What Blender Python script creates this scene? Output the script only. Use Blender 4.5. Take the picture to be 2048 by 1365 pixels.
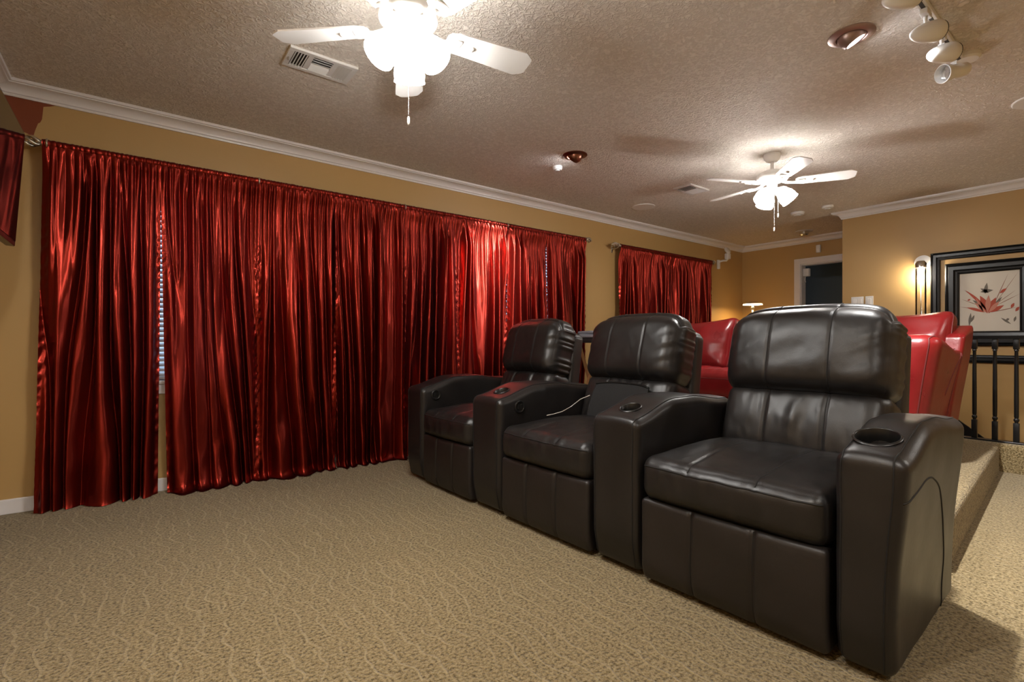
import bpy, bmesh, math, random
import numpy as np
from mathutils import Vector, Matrix

random.seed(7)
for o in list(bpy.data.objects):
    bpy.data.objects.remove(o)
scene = bpy.context.scene
COL = scene.collection
PI = math.pi

# ------------------------------------------------------------------ camera
CAM_H = 0.95
cam_d = bpy.data.cameras.new('camera')
cam_d.sensor_width = 36.0
cam_d.lens = 985.0 / 2048.0 * 36.0
cam_d.clip_start = 0.05
cam = bpy.data.objects.new('camera', cam_d)
COL.objects.link(cam)
cam.location = (0, 0, CAM_H)
cam.rotation_euler = (PI / 2, 0, math.radians(52.54 - 90))
scene.camera = cam

# ------------------------------------------------------------------ world (overcast daylight outside the windows)
world = bpy.data.worlds.new('world')
scene.world = world
world.use_nodes = True
bgn = world.node_tree.nodes['Background']
bgn.inputs[0].default_value = (0.62, 0.78, 1.0, 1)
bgn.inputs[1].default_value = 2.2

# ------------------------------------------------------------------ colour management
vs = scene.view_settings
vs.view_transform = 'Standard'
vs.look = 'None'
vs.exposure = 1.15
vs.gamma = 1.0
vs.use_curve_mapping = False

FAN_GLOW = 22.0          # radiance of the fans' frosted glass shades

# ------------------------------------------------------------------ room dimensions
CEIL = 2.375
XW0, XW1, XW2 = -0.61, 6.24, 7.36      # screen wall, stair wall, door wall
YW, YS, YB = 3.83, 2.11, -2.3          # window wall, alcove side, wall behind camera
RZ = 0.2                               # height of the carpeted riser

# ================================================================== materials
def nmat(name):
    m = bpy.data.materials.new(name)
    m.use_nodes = True
    nt = m.node_tree
    return m, nt, nt.nodes['Principled BSDF']

def N(nt, t, **kw):
    n = nt.nodes.new(t)
    for k, v in kw.items():
        setattr(n, k, v)
    return n

def plain(name, col, rough=0.5, metal=0.0, spec=0.5, coat=0.0, bump=None):
    m, nt, b = nmat(name)
    b.inputs['Base Color'].default_value = (*col, 1)
    b.inputs['Roughness'].default_value = rough
    b.inputs['Metallic'].default_value = metal
    b.inputs['Specular IOR Level'].default_value = spec
    b.inputs['Coat Weight'].default_value = coat
    if bump:
        scale, strength, dist = bump
        tc = N(nt, 'ShaderNodeTexCoord')
        nz = N(nt, 'ShaderNodeTexNoise')
        nz.inputs['Scale'].default_value = scale
        nz.inputs['Detail'].default_value = 4
        bp = N(nt, 'ShaderNodeBump')
        bp.inputs['Strength'].default_value = strength
        bp.inputs['Distance'].default_value = dist
        nt.links.new(tc.outputs['Object'], nz.inputs['Vector'])
        nt.links.new(nz.outputs['Fac'], bp.inputs['Height'])
        nt.links.new(bp.outputs['Normal'], b.inputs['Normal'])
    return m

def emit(name, col, strength):
    m = bpy.data.materials.new(name)
    m.use_nodes = True
    nt = m.node_tree
    nt.nodes.clear()
    e = N(nt, 'ShaderNodeEmission')
    e.inputs[0].default_value = (*col, 1)
    e.inputs[1].default_value = strength
    o = N(nt, 'ShaderNodeOutputMaterial')
    nt.links.new(e.outputs[0], o.inputs[0])
    return m

def math_node(nt, op, a, b=None, clamp=False):
    n = N(nt, 'ShaderNodeMath', operation=op, use_clamp=clamp)
    for i, v in enumerate((a, b)):
        if v is None:
            continue
        if isinstance(v, (int, float)):
            n.inputs[i].default_value = v
        else:
            nt.links.new(v, n.inputs[i])
    return n.outputs[0]

def carpet_material():
    m, nt, b = nmat('carpet')
    L = nt.links.new
    tc = N(nt, 'ShaderNodeTexCoord')
    sep = N(nt, 'ShaderNodeSeparateXYZ')
    geo = N(nt, 'ShaderNodeNewGeometry')
    L(geo.outputs['Position'], sep.inputs[0])
    P = geo.outputs['Position']
    # wandering lines that run along Y
    mp = N(nt, 'ShaderNodeMapping')
    mp.inputs['Scale'].default_value = (1.8, 6.0, 1.0)
    L(P, mp.inputs['Vector'])
    wn = N(nt, 'ShaderNodeTexNoise')
    wn.inputs['Scale'].default_value = 1.0
    wn.inputs['Detail'].default_value = 1.0
    L(mp.outputs[0], wn.inputs['Vector'])
    off = math_node(nt, 'MULTIPLY', math_node(nt, 'SUBTRACT', wn.outputs['Fac'], 0.5), 0.17)
    x = math_node(nt, 'DIVIDE', math_node(nt, 'ADD', sep.outputs['X'], off), 0.066)
    fr = math_node(nt, 'FRACT', x)
    dist = math_node(nt, 'ABSOLUTE', math_node(nt, 'SUBTRACT', fr, 0.5))
    rr = N(nt, 'ShaderNodeMapRange', interpolation_type='SMOOTHSTEP')
    rr.inputs['From Min'].default_value = 0.085
    rr.inputs['From Max'].default_value = 0.035
    L(dist, rr.inputs['Value'])
    mk = N(nt, 'ShaderNodeTexNoise')
    mk.inputs['Scale'].default_value = 5.5
    mk.inputs['Detail'].default_value = 2.0
    L(P, mk.inputs['Vector'])
    mr = N(nt, 'ShaderNodeMapRange')
    mr.inputs['From Min'].default_value = 0.36
    mr.inputs['From Max'].default_value = 0.50
    L(mk.outputs['Fac'], mr.inputs['Value'])
    line = math_node(nt, 'MULTIPLY', rr.outputs[0], mr.outputs[0])
    # loop pile
    pn = N(nt, 'ShaderNodeTexNoise')
    pn.inputs['Scale'].default_value = 95.0
    pn.inputs['Detail'].default_value = 3.0
    pn.inputs['Roughness'].default_value = 0.65
    L(P, pn.inputs['Vector'])
    vo = N(nt, 'ShaderNodeTexVoronoi')
    vo.inputs['Scale'].default_value = 130.0
    L(P, vo.inputs['Vector'])
    ramp = N(nt, 'ShaderNodeValToRGB')
    e = ramp.color_ramp.elements
    e[0].position, e[0].color = 0.34, (0.070, 0.048, 0.018, 1)
    e[1].position, e[1].color = 0.60, (0.335, 0.26, 0.138, 1)
    k = ramp.color_ramp.elements.new(0.47)
    k.color = (0.212, 0.156, 0.073, 1)
    L(pn.outputs['Fac'], ramp.inputs[0])
    mx = N(nt, 'ShaderNodeMix', data_type='RGBA')
    L(math_node(nt, 'MULTIPLY', line, 0.50), mx.inputs[0])
    L(ramp.outputs[0], mx.inputs[6])
    mx.inputs[7].default_value = (0.42, 0.33, 0.180, 1)
    # broad tonal drift of the pile
    big = N(nt, 'ShaderNodeTexNoise')
    big.inputs['Scale'].default_value = 1.3
    L(P, big.inputs['Vector'])
    hs = N(nt, 'ShaderNodeHueSaturation')
    L(math_node(nt, 'ADD', math_node(nt, 'MULTIPLY', big.outputs['Fac'], 0.25), 0.88), hs.inputs['Value'])
    L(mx.outputs[2], hs.inputs['Color'])
    L(hs.outputs[0], b.inputs['Base Color'])
    b.inputs['Roughness'].default_value = 0.95
    b.inputs['Specular IOR Level'].default_value = 0.1
    b.inputs['Sheen Weight'].default_value = 0.15
    h = math_node(nt, 'ADD', math_node(nt, 'MULTIPLY', pn.outputs['Fac'], 1.0),
                  math_node(nt, 'ADD', math_node(nt, 'MULTIPLY', line, 0.35),
                            math_node(nt, 'MULTIPLY', vo.outputs['Distance'], -0.4)))
    bp = N(nt, 'ShaderNodeBump')
    bp.inputs['Strength'].default_value = 1.0
    bp.inputs['Distance'].default_value = 0.011
    L(h, bp.inputs['Height'])
    L(bp.outputs[0], b.inputs['Normal'])
    return m

def ceiling_material():
    m, nt, b = nmat('ceiling_knockdown')
    L = nt.links.new
    geo = N(nt, 'ShaderNodeNewGeometry')
    n1 = N(nt, 'ShaderNodeTexNoise')
    n1.inputs['Scale'].default_value = 42
    n1.inputs['Detail'].default_value = 5
    n1.inputs['Distortion'].default_value = 1.2
    L(geo.outputs['Position'], n1.inputs['Vector'])
    mr = N(nt, 'ShaderNodeMapRange')
    mr.inputs['From Min'].default_value = 0.42
    mr.inputs['From Max'].default_value = 0.62
    L(n1.outputs['Fac'], mr.inputs['Value'])
    ramp = N(nt, 'ShaderNodeValToRGB')
    e = ramp.color_ramp.elements
    e[0].color = (0.70, 0.635, 0.565, 1)
    e[1].color = (0.83, 0.77, 0.70, 1)
    L(mr.outputs[0], ramp.inputs[0])
    L(ramp.outputs[0], b.inputs['Base Color'])
    b.inputs['Roughness'].default_value = 0.7
    b.inputs['Specular IOR Level'].default_value = 0.3
    bp = N(nt, 'ShaderNodeBump')
    bp.inputs['Strength'].default_value = 0.85
    bp.inputs['Distance'].default_value = 0.007
    L(mr.outputs[0], bp.inputs['Height'])
    L(bp.outputs[0], b.inputs['Normal'])
    return m

def leather_material(name, c0, c1, rough, wr=0.35):
    m, nt, b = nmat(name)
    L = nt.links.new
    tc = N(nt, 'ShaderNodeTexCoord')
    n1 = N(nt, 'ShaderNodeTexNoise')
    n1.inputs['Scale'].default_value = 6
    n1.inputs['Detail'].default_value = 6
    L(tc.outputs['Object'], n1.inputs['Vector'])
    ramp = N(nt, 'ShaderNodeValToRGB')
    e = ramp.color_ramp.elements
    e[0].position, e[0].color = 0.35, (*c0, 1)
    e[1].position, e[1].color = 0.7, (*c1, 1)
    L(n1.outputs['Fac'], ramp.inputs[0])
    L(ramp.outputs[0], b.inputs['Base Color'])
    rm = N(nt, 'ShaderNodeMapRange')
    rm.inputs['To Min'].default_value = rough - 0.06
    rm.inputs['To Max'].default_value = rough + 0.10
    L(n1.outputs['Fac'], rm.inputs['Value'])
    L(rm.outputs[0], b.inputs['Roughness'])
    vo = N(nt, 'ShaderNodeTexVoronoi', feature='DISTANCE_TO_EDGE')
    vo.inputs['Scale'].default_value = 260
    L(tc.outputs['Object'], vo.inputs['Vector'])
    n2 = N(nt, 'ShaderNodeTexNoise')
    n2.inputs['Scale'].default_value = 22
    n2.inputs['Detail'].default_value = 5
    n2.inputs['Distortion'].default_value = 0.8
    L(tc.outputs['Object'], n2.inputs['Vector'])
    b1 = N(nt, 'ShaderNodeBump')
    b1.inputs['Strength'].default_value = wr
    b1.inputs['Distance'].default_value = 0.006
    L(n2.outputs['Fac'], b1.inputs['Height'])
    b2 = N(nt, 'ShaderNodeBump')
    b2.inputs['Strength'].default_value = 0.25
    b2.inputs['Distance'].default_value = 0.001
    L(vo.outputs['Distance'], b2.inputs['Height'])
    L(b1.outputs[0], b2.inputs['Normal'])
    L(b2.outputs[0], b.inputs['Normal'])
    b.inputs['Specular IOR Level'].default_value = 0.5
    return m

def curtain_material():
    m, nt, b = nmat('red_taffeta')
    L = nt.links.new
    tc = N(nt, 'ShaderNodeTexCoord')
    mp = N(nt, 'ShaderNodeMapping')
    mp.inputs['Scale'].default_value = (26, 26, 2.2)
    L(tc.outputs['Object'], mp.inputs['Vector'])
    n1 = N(nt, 'ShaderNodeTexNoise')
    n1.inputs['Scale'].default_value = 1
    n1.inputs['Detail'].default_value = 4
    L(mp.outputs[0], n1.inputs['Vector'])
    n2 = N(nt, 'ShaderNodeTexNoise')          # short slubs of the weave
    n2.inputs['Scale'].default_value = 75
    n2.inputs['Detail'].default_value = 3
    L(tc.outputs['Object'], n2.inputs['Vector'])
    # shot silk: red warp on the turn toward the eye, dark maroon weft at grazing
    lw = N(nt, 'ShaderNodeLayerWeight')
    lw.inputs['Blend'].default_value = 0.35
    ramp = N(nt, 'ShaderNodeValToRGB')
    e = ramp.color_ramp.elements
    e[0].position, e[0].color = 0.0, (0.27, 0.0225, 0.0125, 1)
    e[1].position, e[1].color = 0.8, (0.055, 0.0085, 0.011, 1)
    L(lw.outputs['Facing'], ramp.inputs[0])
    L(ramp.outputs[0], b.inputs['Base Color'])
    b.inputs['Metallic'].default_value = 0.9
    b.inputs['Roughness'].default_value = 0.31
    b.inputs['Anisotropic'].default_value = 0.8
    tg = N(nt, 'ShaderNodeCombineXYZ')
    tg.inputs[2].default_value = 1.0
    L(tg.outputs[0], b.inputs['Tangent'])
    b.inputs['Specular IOR Level'].default_value = 0.5
    b1 = N(nt, 'ShaderNodeBump')
    b1.inputs['Strength'].default_value = 0.14
    b1.inputs['Distance'].default_value = 0.012
    L(n1.outputs['Fac'], b1.inputs['Height'])
    b2 = N(nt, 'ShaderNodeBump')
    b2.inputs['Strength'].default_value = 0.10
    b2.inputs['Distance'].default_value = 0.003
    L(n2.outputs['Fac'], b2.inputs['Height'])
    L(b1.outputs[0], b2.inputs['Normal'])
    L(b2.outputs[0], b.inputs['Normal'])
    tr = N(nt, 'ShaderNodeBsdfTranslucent')
    tr.inputs[0].default_value = (0.55, 0.06, 0.07, 1)
    mix = N(nt, 'ShaderNodeMixShader')
    mix.inputs[0].default_value = 0.04
    L(b.outputs[0], mix.inputs[1])
    L(tr.outputs[0], mix.inputs[2])
    L(mix.outputs[0], nt.nodes['Material Output'].inputs[0])
    return m

def thin_glass(name, tint=(1, 1, 1), gloss=0.12, rough=0.02):
    m = bpy.data.materials.new(name)
    m.use_nodes = True
    nt = m.node_tree
    nt.nodes.clear()
    t = N(nt, 'ShaderNodeBsdfTransparent')
    t.inputs[0].default_value = (*tint, 1)
    g = N(nt, 'ShaderNodeBsdfGlossy')
    g.inputs['Roughness'].default_value = rough
    fr = N(nt, 'ShaderNodeFresnel')
    fr.inputs[0].default_value = 1.45
    mx = N(nt, 'ShaderNodeMixShader')
    o = N(nt, 'ShaderNodeOutputMaterial')
    nt.links.new(math_node(nt, 'ADD', fr.outputs[0], gloss, True), mx.inputs[0])
    nt.links.new(t.outputs[0], mx.inputs[1])
    nt.links.new(g.outputs[0], mx.inputs[2])
    nt.links.new(mx.outputs[0], o.inputs[0])
    return m

M = {}
M['carpet'] = carpet_material()
M['ceiling'] = ceiling_material()
M['wall'] = plain('ochre_paint', (0.46, 0.29, 0.108), 0.5, bump=(70, 0.12, 0.002))
M['rust'] = plain('rust_paint', (0.20, 0.042, 0.010), 0.5, bump=(70, 0.12, 0.002))
M['trim'] = plain('white_trim', (0.72, 0.69, 0.68), 0.35)
M['white'] = plain('white_enamel', (0.80, 0.79, 0.77), 0.3)
M['plastic'] = plain('white_plastic', (0.74, 0.74, 0.73), 0.4)
M['leather'] = leather_material('black_leather', (0.0095, 0.0085, 0.0085), (0.015, 0.013, 0.0125), 0.37, 0.10)
M['leather_panel'] = leather_material('espresso_leather', (0.0105, 0.0082, 0.0075), (0.016, 0.0125, 0.0115), 0.45, 0.2)
M['seam'] = plain('seam_thread', (0.003, 0.0025, 0.0025), 0.7)
M['red_leather'] = leather_material('red_leather', (0.135, 0.006, 0.007), (0.19, 0.009, 0.010), 0.28, 0.2)
M['red_seam'] = plain('red_seam', (0.10, 0.008, 0.008), 0.6)
M['black_plastic'] = plain('black_plastic', (0.006, 0.006, 0.006), 0.35)
M['mesh_fabric'] = plain('charcoal_mesh_fabric', (0.011, 0.011, 0.012), 0.9, bump=(400, 0.5, 0.002))
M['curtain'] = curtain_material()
M['silver'] = plain('antique_silver', (0.62, 0.58, 0.50), 0.28, 1.0)
M['chrome'] = plain('brushed_nickel', (0.72, 0.70, 0.66), 0.22, 1.0)
M['copper'] = plain('dark_copper', (0.30, 0.13, 0.09), 0.32, 1.0)
M['lacquer'] = plain('black_lacquer', (0.006, 0.006, 0.0065), 0.34, spec=0.35)
M['screen'] = plain('screen_glass', (0.006, 0.006, 0.007), 0.05, spec=0.35)
M['tv_body'] = plain('tv_plastic', (0.010, 0.010, 0.011), 0.25)
M['canvas'] = plain('canvas', (0.62, 0.58, 0.51), 0.8, bump=(90, 0.3, 0.002))
M['glass'] = thin_glass('clear_glass')
M['pane'] = thin_glass('window_pane', (0.9, 0.95, 1.0), 0.03)
M['shade_glow'] = emit('frosted_shade_lit', (1.0, 0.975, 0.935), FAN_GLOW)
M['fan_bulb'] = emit('fan_bulb_lit', (1.0, 0.975, 0.935), 330.0)
M['bulb_warm'] = emit('warm_bulb', (1.0, 0.88, 0.70), 70.0)
M['lamp_glow'] = emit('lamp_diffuser_lit', (1.0, 0.66, 0.30), 30.0)
M['can_glow'] = emit('reflector_lamp_lit', (0.90, 0.94, 1.0), 70.0)
M['down_glow'] = emit('downlight_lit', (1.0, 0.94, 0.86), 330.0)
M['slat'] = plain('blind_slat', (0.75, 0.76, 0.76), 0.5)
M['wood'] = plain('pale_wood', (0.42, 0.23, 0.10), 0.45)
M['blue_cloth'] = plain('slate_cloth', (0.27, 0.33, 0.39), 0.7, bump=(120, 0.4, 0.003))
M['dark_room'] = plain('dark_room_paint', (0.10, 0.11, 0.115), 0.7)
M['jamb'] = plain('door_jamb', (0.66, 0.64, 0.62), 0.4)
M['vent_dark'] = plain('duct_dark', (0.05, 0.045, 0.04), 0.7)
M['vent'] = plain('vent_metal', (0.66, 0.65, 0.63), 0.35)
M['grille'] = plain('speaker_grille', (0.55, 0.51, 0.47), 0.6)
M['petal_red'] = plain('print_red', (0.40, 0.075, 0.045), 0.8)
M['petal_rose'] = plain('print_rose', (0.52, 0.22, 0.16), 0.8)
M['leaf_grey'] = plain('print_grey', (0.16, 0.14, 0.12), 0.8)
M['leaf_brown'] = plain('print_brown', (0.22, 0.09, 0.06), 0.8)

# ================================================================== mesh helpers
def link(o, parent=None):
    COL.objects.link(o)
    if parent is not None:
        o.parent = parent
    return o

def mesh_obj(name, verts, faces, mat, parent=None, smooth=True, loc=None, rot=None):
    me = bpy.data.meshes.new(name)
    me.from_pydata([tuple(map(float, v)) for v in verts], [], [tuple(map(int, f)) for f in faces])
    me.materials.append(mat)
    if smooth:
        me.polygons.foreach_set('use_smooth', [True] * len(me.polygons))
    me.update()
    o = bpy.data.objects.new(name, me)
    if loc is not None:
        o.location = loc
    if rot is not None:
        o.rotation_euler = rot
    return link(o, parent)

def share(name, me, parent=None, loc=(0, 0, 0), rot=(0, 0, 0)):
    o = bpy.data.objects.new(name, me)
    o.location = loc
    o.rotation_euler = rot
    return link(o, parent)

def tag(o, label=None, cat=None, group=None, kind=None):
    if label: o['label'] = label
    if cat: o['category'] = cat
    if group: o['group'] = group
    if kind: o['kind'] = kind
    return o

def thing(name, label, cat, loc=(0, 0, 0), rz=0.0, group=None):
    o = bpy.data.objects.new(name, None)
    o.empty_display_size = 0.1
    o.location = loc
    o.rotation_euler = (0, 0, rz)
    link(o)
    return tag(o, label, cat, group)

class MB:
    """collects primitives into one mesh"""
    def __init__(s):
        s.v, s.f = [], []
    def add(s, v, f):
        k = len(s.v)
        s.v += [tuple(p) for p in v]
        s.f += [tuple(i + k for i in q) for q in f]
        return s
    def box(s, x0, x1, y0, y1, z0, z1, bev=0.0):
        if bev <= 0:
            v = [(x, y, z) for x in (x0, x1) for y in (y0, y1) for z in (z0, z1)]
            f = [(0, 1, 3, 2), (4, 6, 7, 5), (0, 4, 5, 1), (2, 3, 7, 6), (0, 2, 6, 4), (1, 5, 7, 3)]
            return s.add(v, f)
        bm = bmesh.new()
        bmesh.ops.create_cube(bm, size=1)
        for q in bm.verts:
            q.co = Vector(((x0 + x1) / 2 + q.co.x * (x1 - x0), (y0 + y1) / 2 + q.co.y * (y1 - y0), (z0 + z1) / 2 + q.co.z * (z1 - z0)))
        bmesh.ops.bevel(bm, geom=bm.edges[:], offset=bev, segments=2, affect='EDGES', profile=0.5)
        bm.verts.index_update()
        s.add([q.co[:] for q in bm.verts], [[q.index for q in p.verts] for p in bm.faces])
        bm.free()
        return s
    def obox(s, mat, sx, sy, sz, bev=0.0):
        t = MB().box(-sx / 2, sx / 2, -sy / 2, sy / 2, -sz / 2, sz / 2, bev)
        return s.add([tuple(mat @ Vector(p)) for p in t.v], t.f)
    def lathe(s, prof, seg=24, mat=None):
        v, f = [], []
        n = len(prof)
        for i in range(seg):
            a = 2 * PI * i / seg
            c, d = math.cos(a), math.sin(a)
            for r, z in prof:
                v.append((r * c, r * d, z))
        for i in range(seg):
            j = (i + 1) % seg
            for k in range(n - 1):
                f.append((i * n + k, j * n + k, j * n + k + 1, i * n + k + 1))
        if prof[0][0] > 1e-5:
            f.append(tuple(i * n for i in range(seg))[::-1])
        if prof[-1][0] > 1e-5:
            f.append(tuple(i * n + n - 1 for i in range(seg)))
        if mat is not None:
            v = [tuple(mat @ Vector(p)) for p in v]
        return s.add(v, f)
    def shell(s, prof, seg=24, mat=None):
        """open surface of revolution (no caps)"""
        v, f = [], []
        n = len(prof)
        for i in range(seg):
            a = 2 * PI * i / seg
            for r, z in prof:
                v.append((r * math.cos(a), r * math.sin(a), z))
        for i in range(seg):
            j = (i + 1) % seg
            for k in range(n - 1):
                f.append((i * n + k, j * n + k, j * n + k + 1, i * n + k + 1))
        if mat is not None:
            v = [tuple(mat @ Vector(p)) for p in v]
        return s.add(v, f)
    def tube(s, path, r, seg=8, closed=False):
        pts = [Vector(p) for p in path]
        n = len(pts)
        rr = r if hasattr(r, '__len__') else [r] * n
        v, f = [], []
        up = None
        for i, p in enumerate(pts):
            a = pts[(i + 1) % n] if (closed or i < n - 1) else pts[i]
            b = pts[i - 1] if (closed or i > 0) else pts[i]
            t = (a - b).normalized()
            if up is None:
                up = Vector((0, 0, 1)) if abs(t.z) < 0.9 else Vector((1, 0, 0))
            x = t.cross(up)
            if x.length < 1e-6:
                x = t.orthogonal()
            x.normalize()
            y = t.cross(x).normalized()
            up = -y if False else x.cross(t)
            for k in range(seg):
                q = 2 * PI * k / seg
                v.append(tuple(p + x * (rr[i] * math.cos(q)) + y * (rr[i] * math.sin(q))))
        m = n if closed else n - 1
        for i in range(m):
            j = (i + 1) % n
            for k in range(seg):
                l = (k + 1) % seg
                f.append((i * seg + k, i * seg + l, j * seg + l, j * seg + k))
        if not closed:
            f.append(tuple(range(seg))[::-1])
            f.append(tuple((n - 1) * seg + k for k in range(seg)))
        return s.add(v, f)
    def prism(s, poly, z0, z1, mat=None):
        """poly in xy extruded z0..z1"""
        n = len(poly)
        v = [(x, y, z0) for x, y in poly] + [(x, y, z1) for x, y in poly]
        f = [tuple(range(n))[::-1], tuple(range(n, 2 * n))]
        f += [(i, (i + 1) % n, n + (i + 1) % n, n + i) for i in range(n)]
        if mat is not None:
            v = [tuple(mat @ Vector(p)) for p in v]
        return s.add(v, f)
    def build(s, name, mat, parent=None, smooth=False, loc=None, rot=None, auto=None):
        o = mesh_obj(name, s.v, s.f, mat, parent, smooth, loc, rot)
        bm = bmesh.new()
        bm.from_mesh(o.data)
        bmesh.ops.recalc_face_normals(bm, faces=bm.faces[:])
        if auto is not None:
            for e in bm.edges:
                if len(e.link_faces) == 2 and e.calc_face_angle(0) > auto:
                    e.smooth = False
            for p in bm.faces:
                p.smooth = True
        bm.to_mesh(o.data)
        bm.free()
        return o

AUTO = math.radians(38)

# ---- value noise
def vnoise(p, seed=0):
    p = np.asarray(p, dtype=np.float64)
    i = np.floor(p).astype(np.int64)
    f = p - i
    f = f * f * (3 - 2 * f)
    def h(a, b, c):
        n = (a * 73856093) ^ (b * 19349663) ^ (c * 83492791) ^ (seed * 2654435761)
        n = (n ^ (n >> 13)) * 1274126177
        n = n ^ (n >> 16)
        return (n & 0xFFFF) / 65535.0
    x, y, z = i[:, 0], i[:, 1], i[:, 2]
    r = 0
    for a in (0, 1):
        wa = f[:, 0] if a else 1 - f[:, 0]
        for b_ in (0, 1):
            wb = f[:, 1] if b_ else 1 - f[:, 1]
            for c in (0, 1):
                wc = f[:, 2] if c else 1 - f[:, 2]
                r = r + wa * wb * wc * h(x + a, y + b_, z + c)
    return r * 2 - 1

# ---- cushions: cube surface grid -> rounded box -> deform
def cube_grid(nx, ny, nz):
    def ax(n):
        u = np.linspace(-1, 1, n + 1)
        return np.sign(u) * (1 - (1 - np.abs(u)) ** 1.25)
    X, Y, Z = ax(nx), ax(ny), ax(nz)
    idx, verts, faces = {}, [], []
    def vid(i, j, k):
        key = (i, j, k)
        if key not in idx:
            idx[key] = len(verts)
            verts.append((X[i], Y[j], Z[k]))
        return idx[key]
    for i in range(nx):
        for j in range(ny):
            faces.append((vid(i, j, 0), vid(i, j + 1, 0), vid(i + 1, j + 1, 0), vid(i + 1, j, 0)))
            faces.append((vid(i, j, nz), vid(i + 1, j, nz), vid(i + 1, j + 1, nz), vid(i, j + 1, nz)))
    for i in range(nx):
        for k in range(nz):
            faces.append((vid(i, 0, k), vid(i + 1, 0, k), vid(i + 1, 0, k + 1), vid(i, 0, k + 1)))
            faces.append((vid(i, ny, k), vid(i, ny, k + 1), vid(i + 1, ny, k + 1), vid(i + 1, ny, k)))
    for j in range(ny):
        for k in range(nz):
            faces.append((vid(0, j, k), vid(0, j, k + 1), vid(0, j + 1, k + 1), vid(0, j + 1, k)))
            faces.append((vid(nx, j, k), vid(nx, j + 1, k), vid(nx, j + 1, k + 1), vid(nx, j, k + 1)))
    return np.array(verts), faces

class Seams:
    """each stitched line becomes its own 'seam' part"""
    def __init__(s):
        s.lines = []
    def tube(s, pts, r, seg=5):
        s.lines.append((pts, r))
    def build(s, name, mat, parent, smooth=True):
        for pts, r in s.lines:
            MB().tube(pts, r, 5).build(name, mat, parent, True)

class Cushion:
    """rounded box of half sizes h, radius r, with a deform(P, Q) -> Q; P on the unit cube surface, Q metres"""
    def __init__(s, h, r, deform=None, res=(40, 40, 24), xf=None):
        s.h, s.r, s.deform, s.res = np.array(h, float), r, deform, res
        s.xf = xf
    def f(s, P):
        P = np.asarray(P, float)
        q = P * s.h
        lim = s.h - s.r
        inner = np.clip(q, -lim, lim)
        d = q - inner
        n = np.linalg.norm(d, axis=1, keepdims=True)
        n[n < 1e-9] = 1
        Q = inner + d / n * s.r
        if s.deform is not None:
            Q = s.deform(P, Q)
        if s.xf is not None:
            R = np.array(s.xf.to_3x3())
            t = np.array(s.xf.to_translation())
            Q = Q @ R.T + t
        return Q
    def build(s, name, mat, parent):
        P, F = cube_grid(*s.res)
        return mesh_obj(name, s.f(P), F, mat, parent, True)
    def seam(s, mb, pts, r=0.0022, n=60, push=1.0):
        """polyline on the cube surface, resampled, mapped to the skin"""
        pts = np.array(pts, float)
        out = []
        for a, b in zip(pts[:-1], pts[1:]):
            k = max(2, int(n * np.abs(b - a).max() / 2))
            for i in range(k):
                out.append(a + (b - a) * i / k)
        out.append(pts[-1])
        mb.lines.append((s.f(np.array(out)), r))
        return mb

def ss(a, b, x):
    t = np.clip((x - a) / (b - a), 0, 1)
    return t * t * (3 - 2 * t)

# ================================================================== THE SETTING
tag(MB().box(XW0 - 0.3, 5.0, YB - 0.3, YW, -0.1, 0.0).build('floor', M['carpet']), kind='structure')
# ceiling slab
tag(MB().box(XW0 - 0.3, XW2 + 0.3, YB - 0.3, YW + 0.3, CEIL, CEIL + 0.1).build('ceiling', M['ceiling']), kind='structure')

# carpeted riser: rounded nosing, side wall runs a little off the room's axis
def riser():
    top = [(2.66, 0.52), (5.0, 0.69), (5.0, YB), (5.2, YB), (5.2, 1.42), (XW1 + 0.001, 1.42), (XW1 + 0.001, YS - 0.02), (XW2, YS - 0.02), (XW2, YW), (2.62, YW)]
    bm = bmesh.new()
    vs_ = [bm.verts.new((x, y, RZ)) for x, y in top]
    f = bm.faces.new(vs_)
    r = bmesh.ops.extrude_face_region(bm, geom=[f])
    for v in r['geom']:
        if isinstance(v, bmesh.types.BMVert):
            v.co.z = -0.05
    bmesh.ops.recalc_face_normals(bm, faces=bm.faces[:])
    ed = [e for e in bm.edges if all(abs(v.co.z - RZ) < 1e-4 for v in e.verts) and
          min(v.co.x for v in e.verts) < 5.05 and max(v.co.x for v in e.verts) < 5.05]
    bmesh.ops.bevel(bm, geom=ed, offset=0.03, segments=4, affect='EDGES', profile=0.5)
    me = bpy.data.meshes.new('riser_platform')
    bm.to_mesh(me)
    bm.free()
    me.materials.append(M['carpet'])
    o = link(bpy.data.objects.new('floor_riser', me))
    tag(o, kind='structure')
riser()

# stairs going down behind the railing
st = MB()
for k in range(1, 8):
    y1 = 1.42 - 0.235 * (k - 1)
    st.box(5.2, XW1, y1 - 0.235 - 0.03, y1, RZ - 0.19 * k - 0.19, RZ - 0.19 * k)
tag(st.build('floor_stairs', M['carpet']), kind='structure')
tag(MB().box(5.2, XW1, YB, -0.2, -1.6, -1.5).build('floor_lower', M['carpet']), kind='structure')
tag(MB().box(5.0, 5.19, YB, 1.42, -1.6, -0.06).build('wall_stairwell', M['wall']), kind='structure')

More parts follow.
